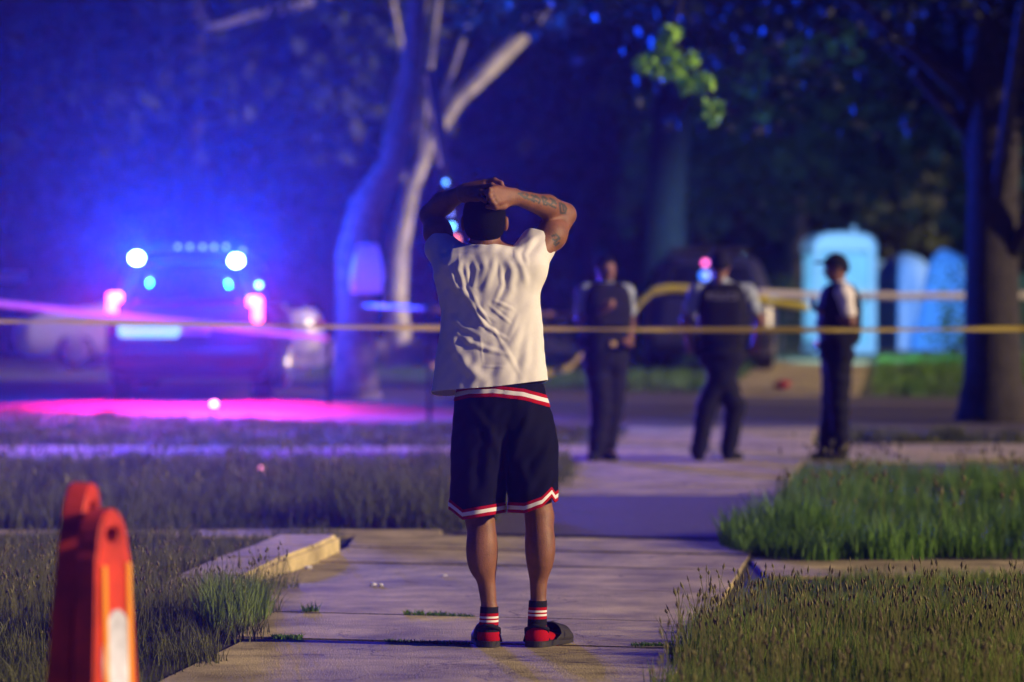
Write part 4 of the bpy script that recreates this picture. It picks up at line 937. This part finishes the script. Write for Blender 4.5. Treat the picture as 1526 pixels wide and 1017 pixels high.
def strip(root, name, rows, m, thick=.012, parent=None):
    """rows of points -> grid patch with thickness"""
    nr, ncl = len(rows), len(rows[0]); V = [p for r_ in rows for p in r_]
    F = [(i * ncl + k, i * ncl + k + 1, (i + 1) * ncl + k + 1, (i + 1) * ncl + k) for i in range(nr - 1) for k in range(ncl - 1)]
    o = mesh_np(name, V, F, m, parent or root); solidify(o, thick, 0); return o
def lerp_lv(lv, z, c): return float(np.interp(z, [r_[0] for r_ in lv], [r_[c] for r_ in lv]))
SUV = [(.24, .86, .16, 4.85), (.34, .95, .02, 4.97), (.50, .985, -.04, 5.02), (.62, .99, -.02, 5.02), (.80, 1.0, .02, 4.98), (.97, .985, .04, 4.85), (1.07, .965, .07, 4.70), (1.10, .94, .08, 3.85), (1.35, .86, .17, 3.35), (1.58, .78, .28, 2.95), (1.69, .72, .36, 2.75), (1.745, .62, .52, 2.5), (1.76, .45, .8, 2.2)]
def suv(name, loc, rz, label, faces):
    t = empty(name, loc, rz); tag(t, label, 'police car'); carbody(t, SUV, M['pv_body'])
    yr = lambda z: lerp_lv(SUV, z, 2); yf = lambda z: lerp_lv(SUV, z, 3); hw = lambda z: lerp_lv(SUV, z, 1)
    g_ = strip(t, 'rear_window', [[(x * (hw(z) - .20), yr(z) - .012 + .02 * x * x, z) for x in np.linspace(-1, 1, 7)] for z in np.linspace(1.13, 1.60, 5)], M['glass'])
    w1 = bmesh.new(); add_cyl(w1, (-.3, yr(1.16) - .03, 1.16), (.1, yr(1.2) - .03, 1.22), .008, n=6); bm_obj('wiper', w1, M['plastic_black'], g_)
    strip(t, 'windshield', [[(x * (hw(z) - .16), yf(z) + .014 - .03 * x * x, z) for x in np.linspace(-1, 1, 7)] for z in np.linspace(1.14, 1.62, 5)], M['glass'])
    for s in (-1, 1):
        for y0, y1 in [(.55, 1.25), (1.35, 2.3), (2.4, 3.2)]:
            strip(t, 'side_window', [[(s * (hw(z) + .012), y0 + (y1 - y0) * u - (.5 * (z - 1.15) if y1 > 3 else 0) * u + (.3 * (z - 1.15) if y0 < 1 else 0) * (1 - u), z) for u in np.linspace(0, 1, 4)] for z in np.linspace(1.15, 1.57, 4)], M['glass'])
        bm = bmesh.new(); add_box(bm, (s * 1.09, 3.45, 1.15), (.22, .12, .16), .04); bm_obj('mirror', bm, M['plastic_black'], t)
        bm = bmesh.new(); add_box(bm, (s * .62, 1.6, 1.775), (.05, 1.9, .04), .012); bm_obj('roof_rail', bm, M['plastic_black'], t)
        for y0 in (1.35, 2.4):
            bm = bmesh.new(); add_box(bm, (s * 1.005, y0 + .12, .92), (.03, .18, .035), .01); bm_obj('door_handle', bm, M['chrome'], t)
        bm = bmesh.new(); add_box(bm, (s * .70, 4.93, .86), (.40, .10, .16), .04); bm_obj('headlight', bm, M['chrome'], t)
    for x in (-.84, .84):
        for y in (.95, 4.0): wheel(t, x, y, .375, .25)
    bm = bmesh.new(); add_box(bm, (0, -.05, .50), (1.86, .16, .22), .05); bm_obj('rear_bumper', bm, M['plastic_black'], t)
    bm = bmesh.new(); add_box(bm, (0, 5.0, .50), (1.86, .16, .26), .05); bm_obj('front_bumper', bm, M['plastic_black'], t)
    bm = bmesh.new(); add_box(bm, (0, -.012, .86), (.52, .03, .15), .006); bm_obj('licence_plate', bm, M['plate'], t)
    return t
# the flashing police car
Yc = 45.8; cxp = 279
car = suv('police_car', ((cxp - CX) * Yc / FPX, Yc, zg(Yc) + .01), 0, 'dark police car with blazing red and blue lights on the street at the left', 0)
co = Vector(car.location)
CL = lambda px, py, dy=0: P(px, py, Yc + dy) - co
M['lens_blue'] = lens_mat('lens_blue', (.55, .85, 1.0), 45); M['lens_red'] = lens_mat('lens_red', (1.0, .10, .13), 10); M['lens_dim'] = lens_mat('lens_dim', (.62, .78, 1.0), 1.3)
M['reflection_glow'] = lens_mat('reflection_glow', (.18, .62, .9), 1.1); M['lens_white'] = lens_mat('lens_white', (1, .95, .7), 7)
bar = bmesh.new(); add_box(bar, (0, .75, 1.83), (1.25, .30, .09), .03); lb = bm_obj('light_bar', bar, M['plastic_black'], car)
for px in (265, 283, 302, 319, 337, 362):
    bm = bmesh.new(); bmesh.ops.create_uvsphere(bm, u_segments=12, v_segments=8, radius=.022); o = bm_obj('lamp', bm, M['lens_dim'], lb, True); o.location = CL(px, 368 if px < 350 else 374, .57)
for k, (px, py) in enumerate([(204, 385), (352, 389)]):
    bm = bmesh.new(); bmesh.ops.create_uvsphere(bm, u_segments=20, v_segments=12, radius=.075); bmesh.ops.scale(bm, vec=(1, .5, .85), verts=bm.verts)
    o = bm_obj('blue_warning_lamp', bm, M['lens_blue'], car, True); o.location = CL(px, py, .08)
    bm = bmesh.new(); add_cyl(bm, (0, .03, 0), (0, .10, 0), .085, .06, 20); bm_obj('lamp_housing', bm, M['plastic_black'], o)
    lamp(o, (0, -.10, 0), BLUE, 17500, .05, aim=(0, -1, .75), cone=160, blend=1)
    lamp(o, (0, -.12, .03), BLUE, 650, .05)
for k, (px, py, dx) in enumerate([(167, 453, 1), (384, 459, -1)]):
    bm = bmesh.new(); add_box(bm, (0, 0, -.02), (.11, .06, .30), .03); add_box(bm, (dx * (.07 if k == 0 else .07), 0, .075), (.10, .05, .11), .025)
    o = bm_obj('tail_light', bm, M['lens_red'], car, True); o.location = CL(px, py, -.03)
    lamp(o, (0, -.12, 0), RED, 2600, .05, aim=(0, -1, -.72), cone=106, blend=1)
    lamp(o, (0, -.10, .02), RED, 500, .04, aim=(.05, -1, .05), cone=60, blend=1)
bm = bmesh.new(); bmesh.ops.create_uvsphere(bm, u_segments=14, v_segments=8, radius=.03); o = bm_obj('marker_lamp', bm, lens_mat('lens_marker', (.3, .8, 1), 9), car, True); o.location = CL(386, 425, -.03)
bm = bmesh.new(); add_box(bm, (0, 0, 0), (.72, .03, .19), .05); o = bm_obj('painted_reflection', bm, M['reflection_glow'], car); o.location = CL(222, 491, -.05)  # cyan window reflection painted as a glowing panel

# second police car, dark, beyond the street
Yd = 58.0
car2 = suv('police_car', ((1062 - CX) * Yd / FPX, Yd, zg(Yd) + .01), math.radians(0), 'second police car, dark and nearly hidden behind the middle officer', 1)
lb2 = bmesh.new(); add_box(lb2, (0, 1.7, 1.84), (1.2, .28, .12), .03); lb2 = bm_obj('light_bar', lb2, M['plastic_black'], car2)
Rv = Matrix.Rotation(0, 3, 'Z')
C2 = lambda px, py, dy=0: Rv @ (P(px, py, Yd + dy) - Vector(car2.location))
for nm, px, py, col, s, rr_ in [('red_warning_lamp', 1051, 392, (1, .10, .55), 5, .04), ('blue_warning_lamp', 1050, 411, (.02, .18, 1), 3, .075), ('blue_warning_lamp', 1128, 447, (.02, .18, 1), 1, .06)]:
    bm = bmesh.new(); bmesh.ops.create_uvsphere(bm, u_segments=14, v_segments=8, radius=rr_); o = bm_obj(nm, bm, lens_mat(nm, col, s), lb2, True); o.location = C2(px, py, -.2)
lp = lamp(lb2, (.55, 1.7, 1.98), (.22, .55, 1.0), 9500, .06, aim=(.36, 1, -.03), cone=62, blend=.6)

# silver sedan side-on behind the flashing car
SED = [(.20, .80, .25, 4.5), (.32, .88, .05, 4.68), (.50, .90, 0, 4.72), (.68, .90, .02, 4.70), (.82, .88, .06, 4.55), (.93, .85, .15, 4.1), (.97, .82, .55, 3.55), (1.15, .74, .85, 3.1), (1.32, .66, 1.25, 2.7), (1.40, .56, 1.5, 2.5), (1.42, .42, 1.7, 2.3)]
Ys = 60.0
sed = empty('sedan', ((480 - CX) * Ys / FPX, Ys, zg(Ys)), math.radians(90)); tag(sed, 'silver sedan parked side-on behind the flashing police car', 'car')
carbody(sed, SED, M['silver']); sh_ = lambda z: lerp_lv(SED, z, 1)
for s in (-1, 1):
    for y0, y1 in [(1.15, 1.95), (2.03, 2.95)]:
        strip(sed, 'side_window', [[(s * (sh_(z) + .012), y0 + (y1 - y0) * u + (.9 * (z - 1.0) * (1 - u) if y0 < 1.5 else -.9 * (z - 1.0) * u), z) for u in np.linspace(0, 1, 4)] for z in np.linspace(1.0, 1.32, 4)], M['glass'])
    for y in (1.0, 3.75): wheel(sed, s * .80, y, .31, .2)
    for y in (1.25, 2.1):
        bm = bmesh.new(); add_box(bm, (s * .905, y, .80), (.025, .16, .03), .008); bm_obj('door_handle', bm, M['chrome'], sed)
    bm = bmesh.new(); add_box(bm, (s * .62, .05, .70), (.36, .10, .13), .03); bm_obj('tail_light', bm, M['red_cloth'], sed)
    bm = bmesh.new(); add_box(bm, (s * .62, 4.60, .66), (.34, .14, .12), .03); bm_obj('headlight', bm, M['chrome'], sed)
strip(sed, 'rear_window', [[(x * (sh_(z) - .12), lerp_lv(SED, z, 2) - .012, z) for x in np.linspace(-1, 1, 5)] for z in np.linspace(1.0, 1.33, 4)], M['glass'])
strip(sed, 'windshield', [[(x * (sh_(z) - .12), lerp_lv(SED, z, 3) + .012, z) for x in np.linspace(-1, 1, 5)] for z in np.linspace(1.0, 1.33, 4)], M['glass'])
bm = bmesh.new(); add_box(bm, (-.72, .30, .70), (.30, .34, .10), .03); o = bm_obj('side_marker_lamp', bm, lens_mat('lens_side', (1, .95, .62), 2.2), sed)
# pale car nose at the left edge
van = empty('sedan', ((-30 - CX) * 57 / FPX, 57, zg(57)), math.radians(90)); tag(van, 'pale car cut off by the left edge, with a pale stripe made to glow', 'car')
carbody(van, SED, M['silver'])
for s in (-1, 1):
    for y in (1.0, 3.75): wheel(van, s * .80, y, .31, .2)
    for y0, y1 in [(1.15, 1.95), (2.03, 2.95)]:
        strip(van, 'side_window', [[(s * (sh_(z) + .012), y0 + (y1 - y0) * u + (.9 * (z - 1.0) * (1 - u) if y0 < 1.5 else -.9 * (z - 1.0) * u), z) for u in np.linspace(0, 1, 4)] for z in np.linspace(1.0, 1.32, 4)], M['glass'])
bm = bmesh.new(); add_box(bm, (-.84, .28, .62), (.12, .62, .12), .04); o = bm_obj('tail_light', bm, lens_mat('stripe_glow', (1, .98, .9), 1.6), van)  # bright stripe on the car side, made to glow

# ================================================================== STREET FURNITURE
def thin(m, c, f):
    t = m.node_tree; tr = t.nodes.new('ShaderNodeBsdfTranslucent'); tr.inputs[0].default_value = (*c, 1); ms = t.nodes.new('ShaderNodeMixShader'); ms.inputs[0].default_value = f
    o = t.nodes['Material Output']; t.links.new(t.nodes['Principled BSDF'].outputs[0], ms.inputs[1]); t.links.new(tr.outputs[0], ms.inputs[2]); t.links.new(ms.outputs[0], o.inputs[0]); return m
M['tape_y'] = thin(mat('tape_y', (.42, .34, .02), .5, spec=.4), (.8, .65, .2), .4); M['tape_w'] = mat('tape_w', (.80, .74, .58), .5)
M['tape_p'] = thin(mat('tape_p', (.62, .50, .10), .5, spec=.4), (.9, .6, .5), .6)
def tape(pts, wd, m, label, twist=0.0, tw0=0.2, n=60):
    """pts (px, py, Y): ribbon hanging between supports"""
    P_ = [P(*p) for p in pts]; V = []; L = [0]
    for a, b in zip(P_[:-1], P_[1:]): L.append(L[-1] + (b - a).length)
    for i in range(n + 1):
        s = L[-1] * i / n; k = min(int(np.searchsorted(L, s, side='right')) - 1, len(P_) - 2); u = (s - L[k]) / (L[k + 1] - L[k]); p = P_[k].lerp(P_[k + 1], u)
        a = tw0 + twist * math.sin(i * .21) + twist * .5 * math.sin(i * .57 + 1); d = Vector((0, math.sin(a), math.cos(a))) * wd / 2; V += [p + d, p - d]
    F = [(2 * i, 2 * i + 1, 2 * i + 3, 2 * i + 2) for i in range(n)]
    o = mesh_np('police_tape', V, F, m); solidify(o, .002, 0); tag(o, label, 'police tape'); return o
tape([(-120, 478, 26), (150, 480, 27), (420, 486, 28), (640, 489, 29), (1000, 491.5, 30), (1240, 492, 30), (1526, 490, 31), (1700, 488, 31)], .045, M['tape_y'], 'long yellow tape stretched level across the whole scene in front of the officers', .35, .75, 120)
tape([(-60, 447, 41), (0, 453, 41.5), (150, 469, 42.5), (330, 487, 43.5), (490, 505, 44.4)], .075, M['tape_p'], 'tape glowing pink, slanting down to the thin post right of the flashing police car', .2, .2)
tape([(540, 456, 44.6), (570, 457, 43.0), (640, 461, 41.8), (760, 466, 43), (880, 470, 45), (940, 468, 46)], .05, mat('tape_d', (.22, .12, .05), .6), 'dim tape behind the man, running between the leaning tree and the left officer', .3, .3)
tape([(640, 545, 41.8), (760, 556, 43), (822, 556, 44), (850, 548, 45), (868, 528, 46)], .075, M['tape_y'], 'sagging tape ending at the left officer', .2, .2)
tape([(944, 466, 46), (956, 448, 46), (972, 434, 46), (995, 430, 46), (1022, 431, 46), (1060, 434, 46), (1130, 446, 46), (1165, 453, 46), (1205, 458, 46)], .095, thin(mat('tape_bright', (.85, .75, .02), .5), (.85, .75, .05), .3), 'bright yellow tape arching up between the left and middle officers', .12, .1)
tape([(1125, 436, 52), (1200, 440, 52), (1360, 442, 52), (1450, 441, 52), (1700, 440, 52)], .095, M['tape_w'], 'cream white tape level behind the right officer and the dark tree', .25, .2)
def post(px, py0, py1, label, r=.022, sign=None):
    Y = None
    for y in np.arange(30, 60, .05):
        if HY + (CH - zg(y)) * FPX / y <= py1: Y = y; break
    t = empty('sign_post', ((px - CX) * Y / FPX, Y, zg(Y))); tag(t, label, 'post'); ht = CH - (py0 - HY) * Y / FPX - zg(Y)
    bm = bmesh.new(); add_box(bm, (0, 0, ht / 2 - .1), (r * 2, r * 1.3, ht + .2)); add_box(bm, (0, -r * .9, ht / 2 - .1), (r * .8, r * .6, ht + .2)); bm_obj('pole', bm, M['black_metal'], t)
    bm = bmesh.new()
    for k in range(3): add_cyl(bm, (0, -.03, ht - .05 - .25 * k), (0, .03, ht - .05 - .25 * k), .012, n=6)
    bm_obj('bolt', bm, M['chrome'], t)
    return t
post(490, 330, 606, 'thin dark sign post right of the flashing police car'); post(640, 430, 632, 'thin dark post just left of the man, mostly hidden by his shirt')
# hanging bag
bm = bmesh.new(); bmesh.ops.create_uvsphere(bm, u_segments=28, v_segments=20, radius=1); rr = random.Random(4)
for v in bm.verts:
    z = v.co.z; a = math.atan2(v.co.y, v.co.x); wv = np.interp(z, [-1, -.92, -.5, 0, .5, .8, 1], [.85, 1.0, 1.05, .95, .82, .7, .6]); hyp = max(math.hypot(v.co.x, v.co.y), 1e-3)
    fr = wv * (1 + .07 * math.sin(5 * a + 2 * z) + .04 * math.sin(11 * a)) * (hyp / max(math.sqrt(max(1 - z * z, 1e-4)), 1e-3)); v.co.x = math.cos(a) * .20 * fr * min(1, 1.0); v.co.y = math.sin(a) * .14 * fr; v.co.z = z * .31 + .02 * math.sin(3 * a) * (1 if z < -.5 else 0)
bagY = 43.2; bag = empty('plastic_bag', P(547, 400, bagY)); tag(bag, 'white plastic bag hanging on a string in front of the leaning tree trunk', 'bag')
bm_obj('bag_body', bm, thin(mat('bag', (.85, .82, .85), .5, bump=(12, .02)), (.95, .9, .95), .8), bag, True)
V_, F_ = tube([(.0, 0, .22), (.01, .02, .32), (.01, .02, .45), (.03, .3, 4.3)], [.05, .035, .0025, .0025], 8); mesh_np('knot', V_, F_, bpy.data.materials['plastic_black'], bag); bag.scale = (.88, .88, .88)
# raised barrier arm with small lamps
arm = empty('barrier_arm', P(690, 470, 40)); tag(arm, 'long dark board-like arm standing up at a slant behind the head of the man', 'barrier arm')
AO = Vector(arm.location)
def ribbon(p, q, w0, w1, th, m, parent, name, off=0):
    p, q = Vector(p), Vector(q); d = (q - p).normalized(); s = Vector((d.z, 0, -d.x)); bm = bmesh.new(); vs_ = []
    for c, w_ in ((p, w0), (q, w1)):
        for a, b in ((-1, -1), (1, -1), (1, 1), (-1, 1)): vs_.append(bm.verts.new(c + s * (a * w_ / 2 + off) + Vector((0, b * th / 2, 0))))
    for f in [(0, 1, 2, 3), (7, 6, 5, 4), (0, 4, 5, 1), (1, 5, 6, 2), (2, 6, 7, 3), (3, 7, 4, 0)]: bm.faces.new([vs_[k] for k in f])
    bmesh.ops.recalc_face_normals(bm, faces=bm.faces); return bm_obj(name, bm, m, parent)
ribbon(P(640, 104, 40) - AO, P(688, 400, 40) - AO, .16, .06, .05, M['plastic_black'], arm, 'arm_board')
ribbon(P(633.5, 112, 39.9) - AO, P(656, 248, 39.9) - AO, .035, .045, .04, mat('arm_edge', (.62, .52, .44), .7), arm, 'edge_trim')
for nm, px, py, col, s, rr_ in [('blue_lamp', 664, 272, (.03, .25, 1), 6, .025), ('blue_lamp', 672, 318, (.1, .2, 1), 3, .02), ('blue_lamp', 673, 338, (.05, .4, 1), 7, .035), ('red_lamp', 678, 358, (1, .02, .08), 2.2, .05)]:
    bm = bmesh.new(); bmesh.ops.create_uvsphere(bm, u_segments=12, v_segments=8, radius=rr_); o = bm_obj(nm, bm, lens_mat(nm, col, s), arm, True); o.location = P(px, py, 39.8) - AO
ribbon(P(690, 400, 40) - AO, P(704, 640, 40) - AO, .14, .16, .12, M['plastic_black'], arm, 'support_post')

# street flare lamp, and a pink glint in the grass painted as a glow
for px, py, lb_, s, nm in [(319, 603, 'small pink flare lamp glowing on the street below the police car', 16, 'flare_and_glint'), (390, 707, 'pink glint painted as a small glow low in the grass before the cross path', 7, 'flare_and_glint')]:
    Y = 44.0 if py < 650 else 30.95
    t = empty(nm, ((px - CX) * Y / FPX, Y, zg(Y) + (.0 if py < 650 else .0))); tag(t, lb_, 'lamp'); zc = CH - (py - HY) * Y / FPX - zg(Y)
    bm = bmesh.new(); add_cyl(bm, (0, 0, -.01), (0, 0, max(zc - .02, .02)), .05, .04, 14); bm_obj('housing', bm, M['plastic_black'], t)
    bm = bmesh.new(); bmesh.ops.create_uvsphere(bm, u_segments=12, v_segments=8, radius=.035); o = bm_obj('lens', bm, lens_mat('flare_glint_glow', (1, .25, .45), s), t, True); o.location = (0, 0, max(zc, .03))
# red bag on the far walk
o = crumple(1165, 580, .13, 'small red crumpled bag lying on the pale far walk', 'red_cloth', 'red_bag', 'bag', .5, 9, Y=49.5)

# portable toilet
Yt = 72.5; pt = empty('portable_toilet', P(1250, 465, Yt)); pt.location.z = zg(Yt); pt.rotation_euler = (0, 0, math.radians(8)); tag(pt, 'pale portable toilet with rounded top glowing in blue light behind the right officer', 'portable toilet')
M['pt'] = mat('pt', (.55, .75, .72), .55, (3, .1)); M['pt_roof'] = mat('pt_roof', (.82, .84, .86), .5); M['pt_trim'] = mat('pt_trim', (.72, .76, .78), .5)
bm = bmesh.new(); add_box(bm, (0, 0, .08), (1.18, 1.2, .16), .03); bm_obj('base', bm, M['pt_trim'], pt)
for s in (-1, 1):
    bm = bmesh.new(); add_box(bm, (s * .54, .02, 1.05), (.05, 1.06, 1.78), .01)
    for k in range(6): add_box(bm, (s * .57, -.4 + .16 * k, 1.05), (.03, .06, 1.6), .008)
    bm_obj('side_panel', bm, M['pt'], pt)
bm = bmesh.new(); add_box(bm, (0, .54, 1.05), (1.06, .05, 1.78), .01); bm_obj('back_panel', bm, M['pt'], pt)
for x in (-.53, .53):
    bm = bmesh.new(); add_box(bm, (x, -.54, 1.06), (.13, .10, 1.82), .025); bm_obj('corner_post', bm, M['pt_trim'], pt)
bm = bmesh.new(); add_box(bm, (0, -.53, 1.03), (.90, .04, 1.72), .01)
for z in (.6, 1.35): add_box(bm, (0, -.553, z), (.62, .03, .6), .02)
dr = bm_obj('door', bm, M['pt'], pt)
bm = bmesh.new(); add_box(bm, (.36, -.58, 1.05), (.05, .04, .16), .01); bm_obj('handle', bm, M['plastic_black'], dr)
bm = bmesh.new(); n = 20; rows_ = []
for y, sc_ in ((-.62, .90), (-.56, 1.0), (.56, 1.0), (.62, .90)):
    r_ = []
    for k in range(n + 1):
        a = math.pi * k / n; ex = abs(math.cos(a)) ** .6 * (1 if math.cos(a) >= 0 else -1); r_.append(bm.verts.new((ex * .615 * sc_, y, 1.93 + math.sin(a) ** .75 * .36 * sc_)))
    rows_.append(r_)
for a, b in zip(rows_[:-1], rows_[1:]):
    for k in range(n): bm.faces.new((a[k], a[k + 1], b[k + 1], b[k]))
bm.faces.new(rows_[0]); bm.faces.new(rows_[-1][::-1])
for k in range(len(rows_) - 1): bm.faces.new((rows_[k][0], rows_[k + 1][0], rows_[k + 1][-1], rows_[k][-1]))
bmesh.ops.recalc_face_normals(bm, faces=bm.faces); bm_obj('roof', bm, M['pt_roof'], pt)
bm = bmesh.new(); add_cyl(bm, (.4, .45, 2.0), (.4, .45, 2.42), .05, n=12); bm_obj('vent_pipe', bm, M['pt_trim'], pt)

# draped covers
M['cover'] = mat('cover', (.16, .36, .78), .7, (2, .1), (6, .03))  # blue lamp light painted into the colour of the pale fabric
def cover(prof, Y, label, dep=.7, seed=1, ztop=None):
    """prof rows: (py, px left, px right)"""
    n = 56; V = []; F = []; cxm = (prof[-1][1] + prof[-1][2]) / 2; ox = (cxm - CX) * Y / FPX; rows_ = []
    pys = np.linspace(prof[0][0], prof[-1][0], 22); lo = np.interp(pys, [p[0] for p in prof], [p[1] for p in prof]); hi = np.interp(pys, [p[0] for p in prof], [p[2] for p in prof])
    for i, (py, l, h_) in enumerate(zip(pys, lo, hi)):
        z = CH - (py - HY) * Y / FPX - zg(Y); c = ((l + h_) / 2 - CX) * Y / FPX - ox; a = (h_ - l) / 2 * Y / FPX; t_ = i / 21
        for k in range(n):
            an = 2 * math.pi * k / n; f = 1 + (.07 * math.sin(7 * an + seed) + .05 * math.sin(12 * an + 2 * seed + t_)) * t_
            V.append((c + a * math.cos(an) * (1 + (f - 1) * .6), dep * (a / (.6)) * math.sin(an) * f, z))
    for i in range(21):
        for k in range(n): F.append((i * n + k, (i + 1) * n + k, (i + 1) * n + (k + 1) % n, i * n + (k + 1) % n))
    F.append(tuple(range(n)))
    o = mesh_np('fabric_cover', V, F, M['cover']); o.location = (ox, Y, zg(Y)); tag(o, label, 'cover'); return o
cover([(371, 1402, 1410), (380, 1392, 1432), (392, 1384, 1446), (430, 1376, 1450), (480, 1366, 1450), (512, 1356, 1450), (522, 1356, 1448)], 72, 'tall fabric cover, blue light painted into its colour, with a pointed top left of the dark tree', .55, 1)
cover([(378, 1340, 1356), (384, 1326, 1372), (396, 1312, 1384), (420, 1304, 1392), (470, 1302, 1392), (522, 1300, 1392)], 75, 'lower rounded fabric cover in shade right of the portable toilet', .55, 2)
cover([(388, 1290, 1315), (400, 1282, 1330), (430, 1278, 1336), (525, 1276, 1336)], 77, 'rear fabric cover half hidden behind the portable toilet', .5, 3)
# pale beam at the left edge
t = empty('street_sign', ((6 - CX) * 52 / FPX, 52, zg(52))); tag(t, 'blank pale sign board on a thin pole at the left edge', 'sign'); zt_ = CH - (413 - HY) * 52 / FPX - zg(52)
bm = bmesh.new(); add_box(bm, (0, -.03, zt_), (.62, .02, .13), .004); bm_obj('sign_board', bm, mat('sign_board', (.6, .58, .5), .6), t)
bm = bmesh.new(); add_cyl(bm, (-.2, 0, -.1), (-.2, 0, zt_ + .1), .025, n=10); bm_obj('pole', bm, M['black_metal'], t)
# low pale garden wall behind the trunks
wl = empty('garden_wall', ((590 - CX) * 62 / FPX, 62, zg(62))); tag(wl, 'low pale block wall behind the slender pale tree', 'wall')
bmx = bmesh.new(); add_box(bmx, (0, 0, .10), (.395, .2, .19), .01); me_ = bpy.data.meshes.new('block'); bmx.to_mesh(me_); bmx.free(); me_.materials.append(M['pale_bark'])
for rw in range(2):
    for k in range(10):
        o = link(bpy.data.objects.new('block', me_), wl); o.location = (-2.0 + .4 * k + .2 * rw, .0, .2 * rw)

# ---- folding barricade in the left foreground, two leaves seen edge on
M['bc_orange'] = mat('bc_orange', (.58, .045, .010), .55, (9, .38, 10), (30, .002)); M['bc_white'] = mat('bc_white', (.62, .66, .74), .4, (14, .35, 8)); M['bc_amber'] = mat('bc_amber', (.95, .38, .02), .35)
Yb = 9.6; bc = empty('folding_barricade', P(128, 1017, Yb)); bc.location.z = 0; tag(bc, 'orange plastic folding barricade with white reflective patch in the left foreground', 'barricade')
def leaf(wt, wbm, h_, th, yaw, lean, off, name, patch, roll=0.0):
    root_o = empty(name); root_o.parent = bc; root_o.location = off
    bm = bmesh.new(); pts = []
    pts += [(-wbm / 2, 0), (wbm / 2, 0), (wt / 2 + .01, h_ - .12)]
    for k in range(0, 13):
        a = math.pi * k / 12; pts.append((math.cos(a) * wt / 2, h_ - .10 + math.sin(a) * .10))
    pts.append((-wt / 2 - .01, h_ - .12))
    hole = [(math.cos(2 * math.pi * k / 14) * wt * .22, h_ - .065 + math.sin(2 * math.pi * k / 14) * .020) for k in range(14)]
    fr = [bm.verts.new((x, -th / 2, z)) for x, z in pts]; hf = [bm.verts.new((x, -th / 2, z)) for x, z in hole]
    es = [bm.edges.new((fr[i], fr[(i + 1) % len(fr)])) for i in range(len(fr))] + [bm.edges.new((hf[i], hf[(i + 1) % 14])) for i in range(14)]
    bmesh.ops.triangle_fill(bm, use_beauty=True, use_dissolve=False, edges=es)
    r_ = bmesh.ops.extrude_face_region(bm, geom=bm.faces[:]); bmesh.ops.translate(bm, vec=(0, th, 0), verts=[v for v in r_['geom'] if isinstance(v, bmesh.types.BMVert)])
    bmesh.ops.recalc_face_normals(bm, faces=bm.faces)
    be = [e for e in bm.edges if len(e.link_faces) == 2 and e.calc_face_angle() > 1.0]
    bmesh.ops.bevel(bm, geom=be, offset=.006, segments=3, affect='EDGES')
    R_ = Matrix.Rotation(roll, 4, 'Y') @ Matrix.Rotation(yaw, 4, 'Z') @ Matrix.Rotation(lean, 4, 'X')
    o = bm_obj(name, bm, M['bc_orange'], bc, False); o.matrix_local = Matrix.Translation(off) @ R_
    bpy.data.objects.remove(root_o)
    for z_, w_ in patch:
        bm = bmesh.new()
        n_ = 18; c_ = bm.verts.new((0, -th / 2 - .006, z_)); rg = []
        for k in range(n_):
            a = 2 * math.pi * k / n_; rg.append(bm.verts.new((math.cos(a) * w_, -th / 2 - .006, z_ + math.sin(a) * w_ * 1.5)))
        f_ = bm.faces.new(rg); bm.verts.remove(c_); ex = bmesh.ops.extrude_face_region(bm, geom=[f_]); bmesh.ops.translate(bm, vec=(0, .010, 0), verts=[v for v in ex['geom'] if isinstance(v, bmesh.types.BMVert)]); bmesh.ops.recalc_face_normals(bm, faces=bm.faces)
        bm_obj('white_patch', bm, M['bc_white'], o)
    for x_ in (-.8, .8):
        bm = bmesh.new(); add_box(bm, (x_ * wt * .5, -th / 2 - .004, h_ * .48), (.022, .012, h_ * .70), .003); bm_obj('lit_face_strip', bm, M['bc_amber'], o)  # lit faces of the panel painted as brighter amber strips
    bm = bmesh.new()
    for zz in (.15, .35, .55): add_box(bm, (0, th / 2 + .004, zz), (wt * 1.0, .014, .02), .003)
    bm_obj('rib', bm, M['bc_orange'], o)
    return o
zt1 = CH - (727 - HY) * Yb / FPX; zt2 = CH - (764 - HY) * Yb / FPX
B_ = lambda px, dy: ((px - 128) * Yb / FPX, dy, 0)
l1 = leaf(.15, .29, zt1 + .01, .062, math.radians(80), 0, B_(84, .10), 'leaf_panel', [(.42, .07)], math.radians(3.6))
l2 = leaf(.17, .31, zt2 + .01, .062, math.radians(70), 0, B_(162, .0), 'leaf_panel', [(.44, .085)], math.radians(-1.2))

# ================================================================== HAZE
bm = bmesh.new(); add_box(bm, (0, 62, 7.6), (90, 132, 17.6))
hz = bm_obj('haze', bm, None); tag(hz, kind='stuff'); hz['label'] = 'thin night haze filling the air of the whole street'; hz['category'] = 'haze'
hm = bpy.data.materials.new('haze'); hm.use_nodes = True; t = hm.node_tree; t.nodes.clear(); pv = t.nodes.new('ShaderNodeVolumePrincipled'); pv.inputs['Color'].default_value = (.85, .90, 1, 1); pv.inputs['Density'].default_value = .00036; pv.inputs['Anisotropy'].default_value = .87
oo = t.nodes.new('ShaderNodeOutputMaterial'); t.links.new(pv.outputs[0], oo.inputs['Volume']); hz.data.materials.append(hm)
hz.visible_shadow = True
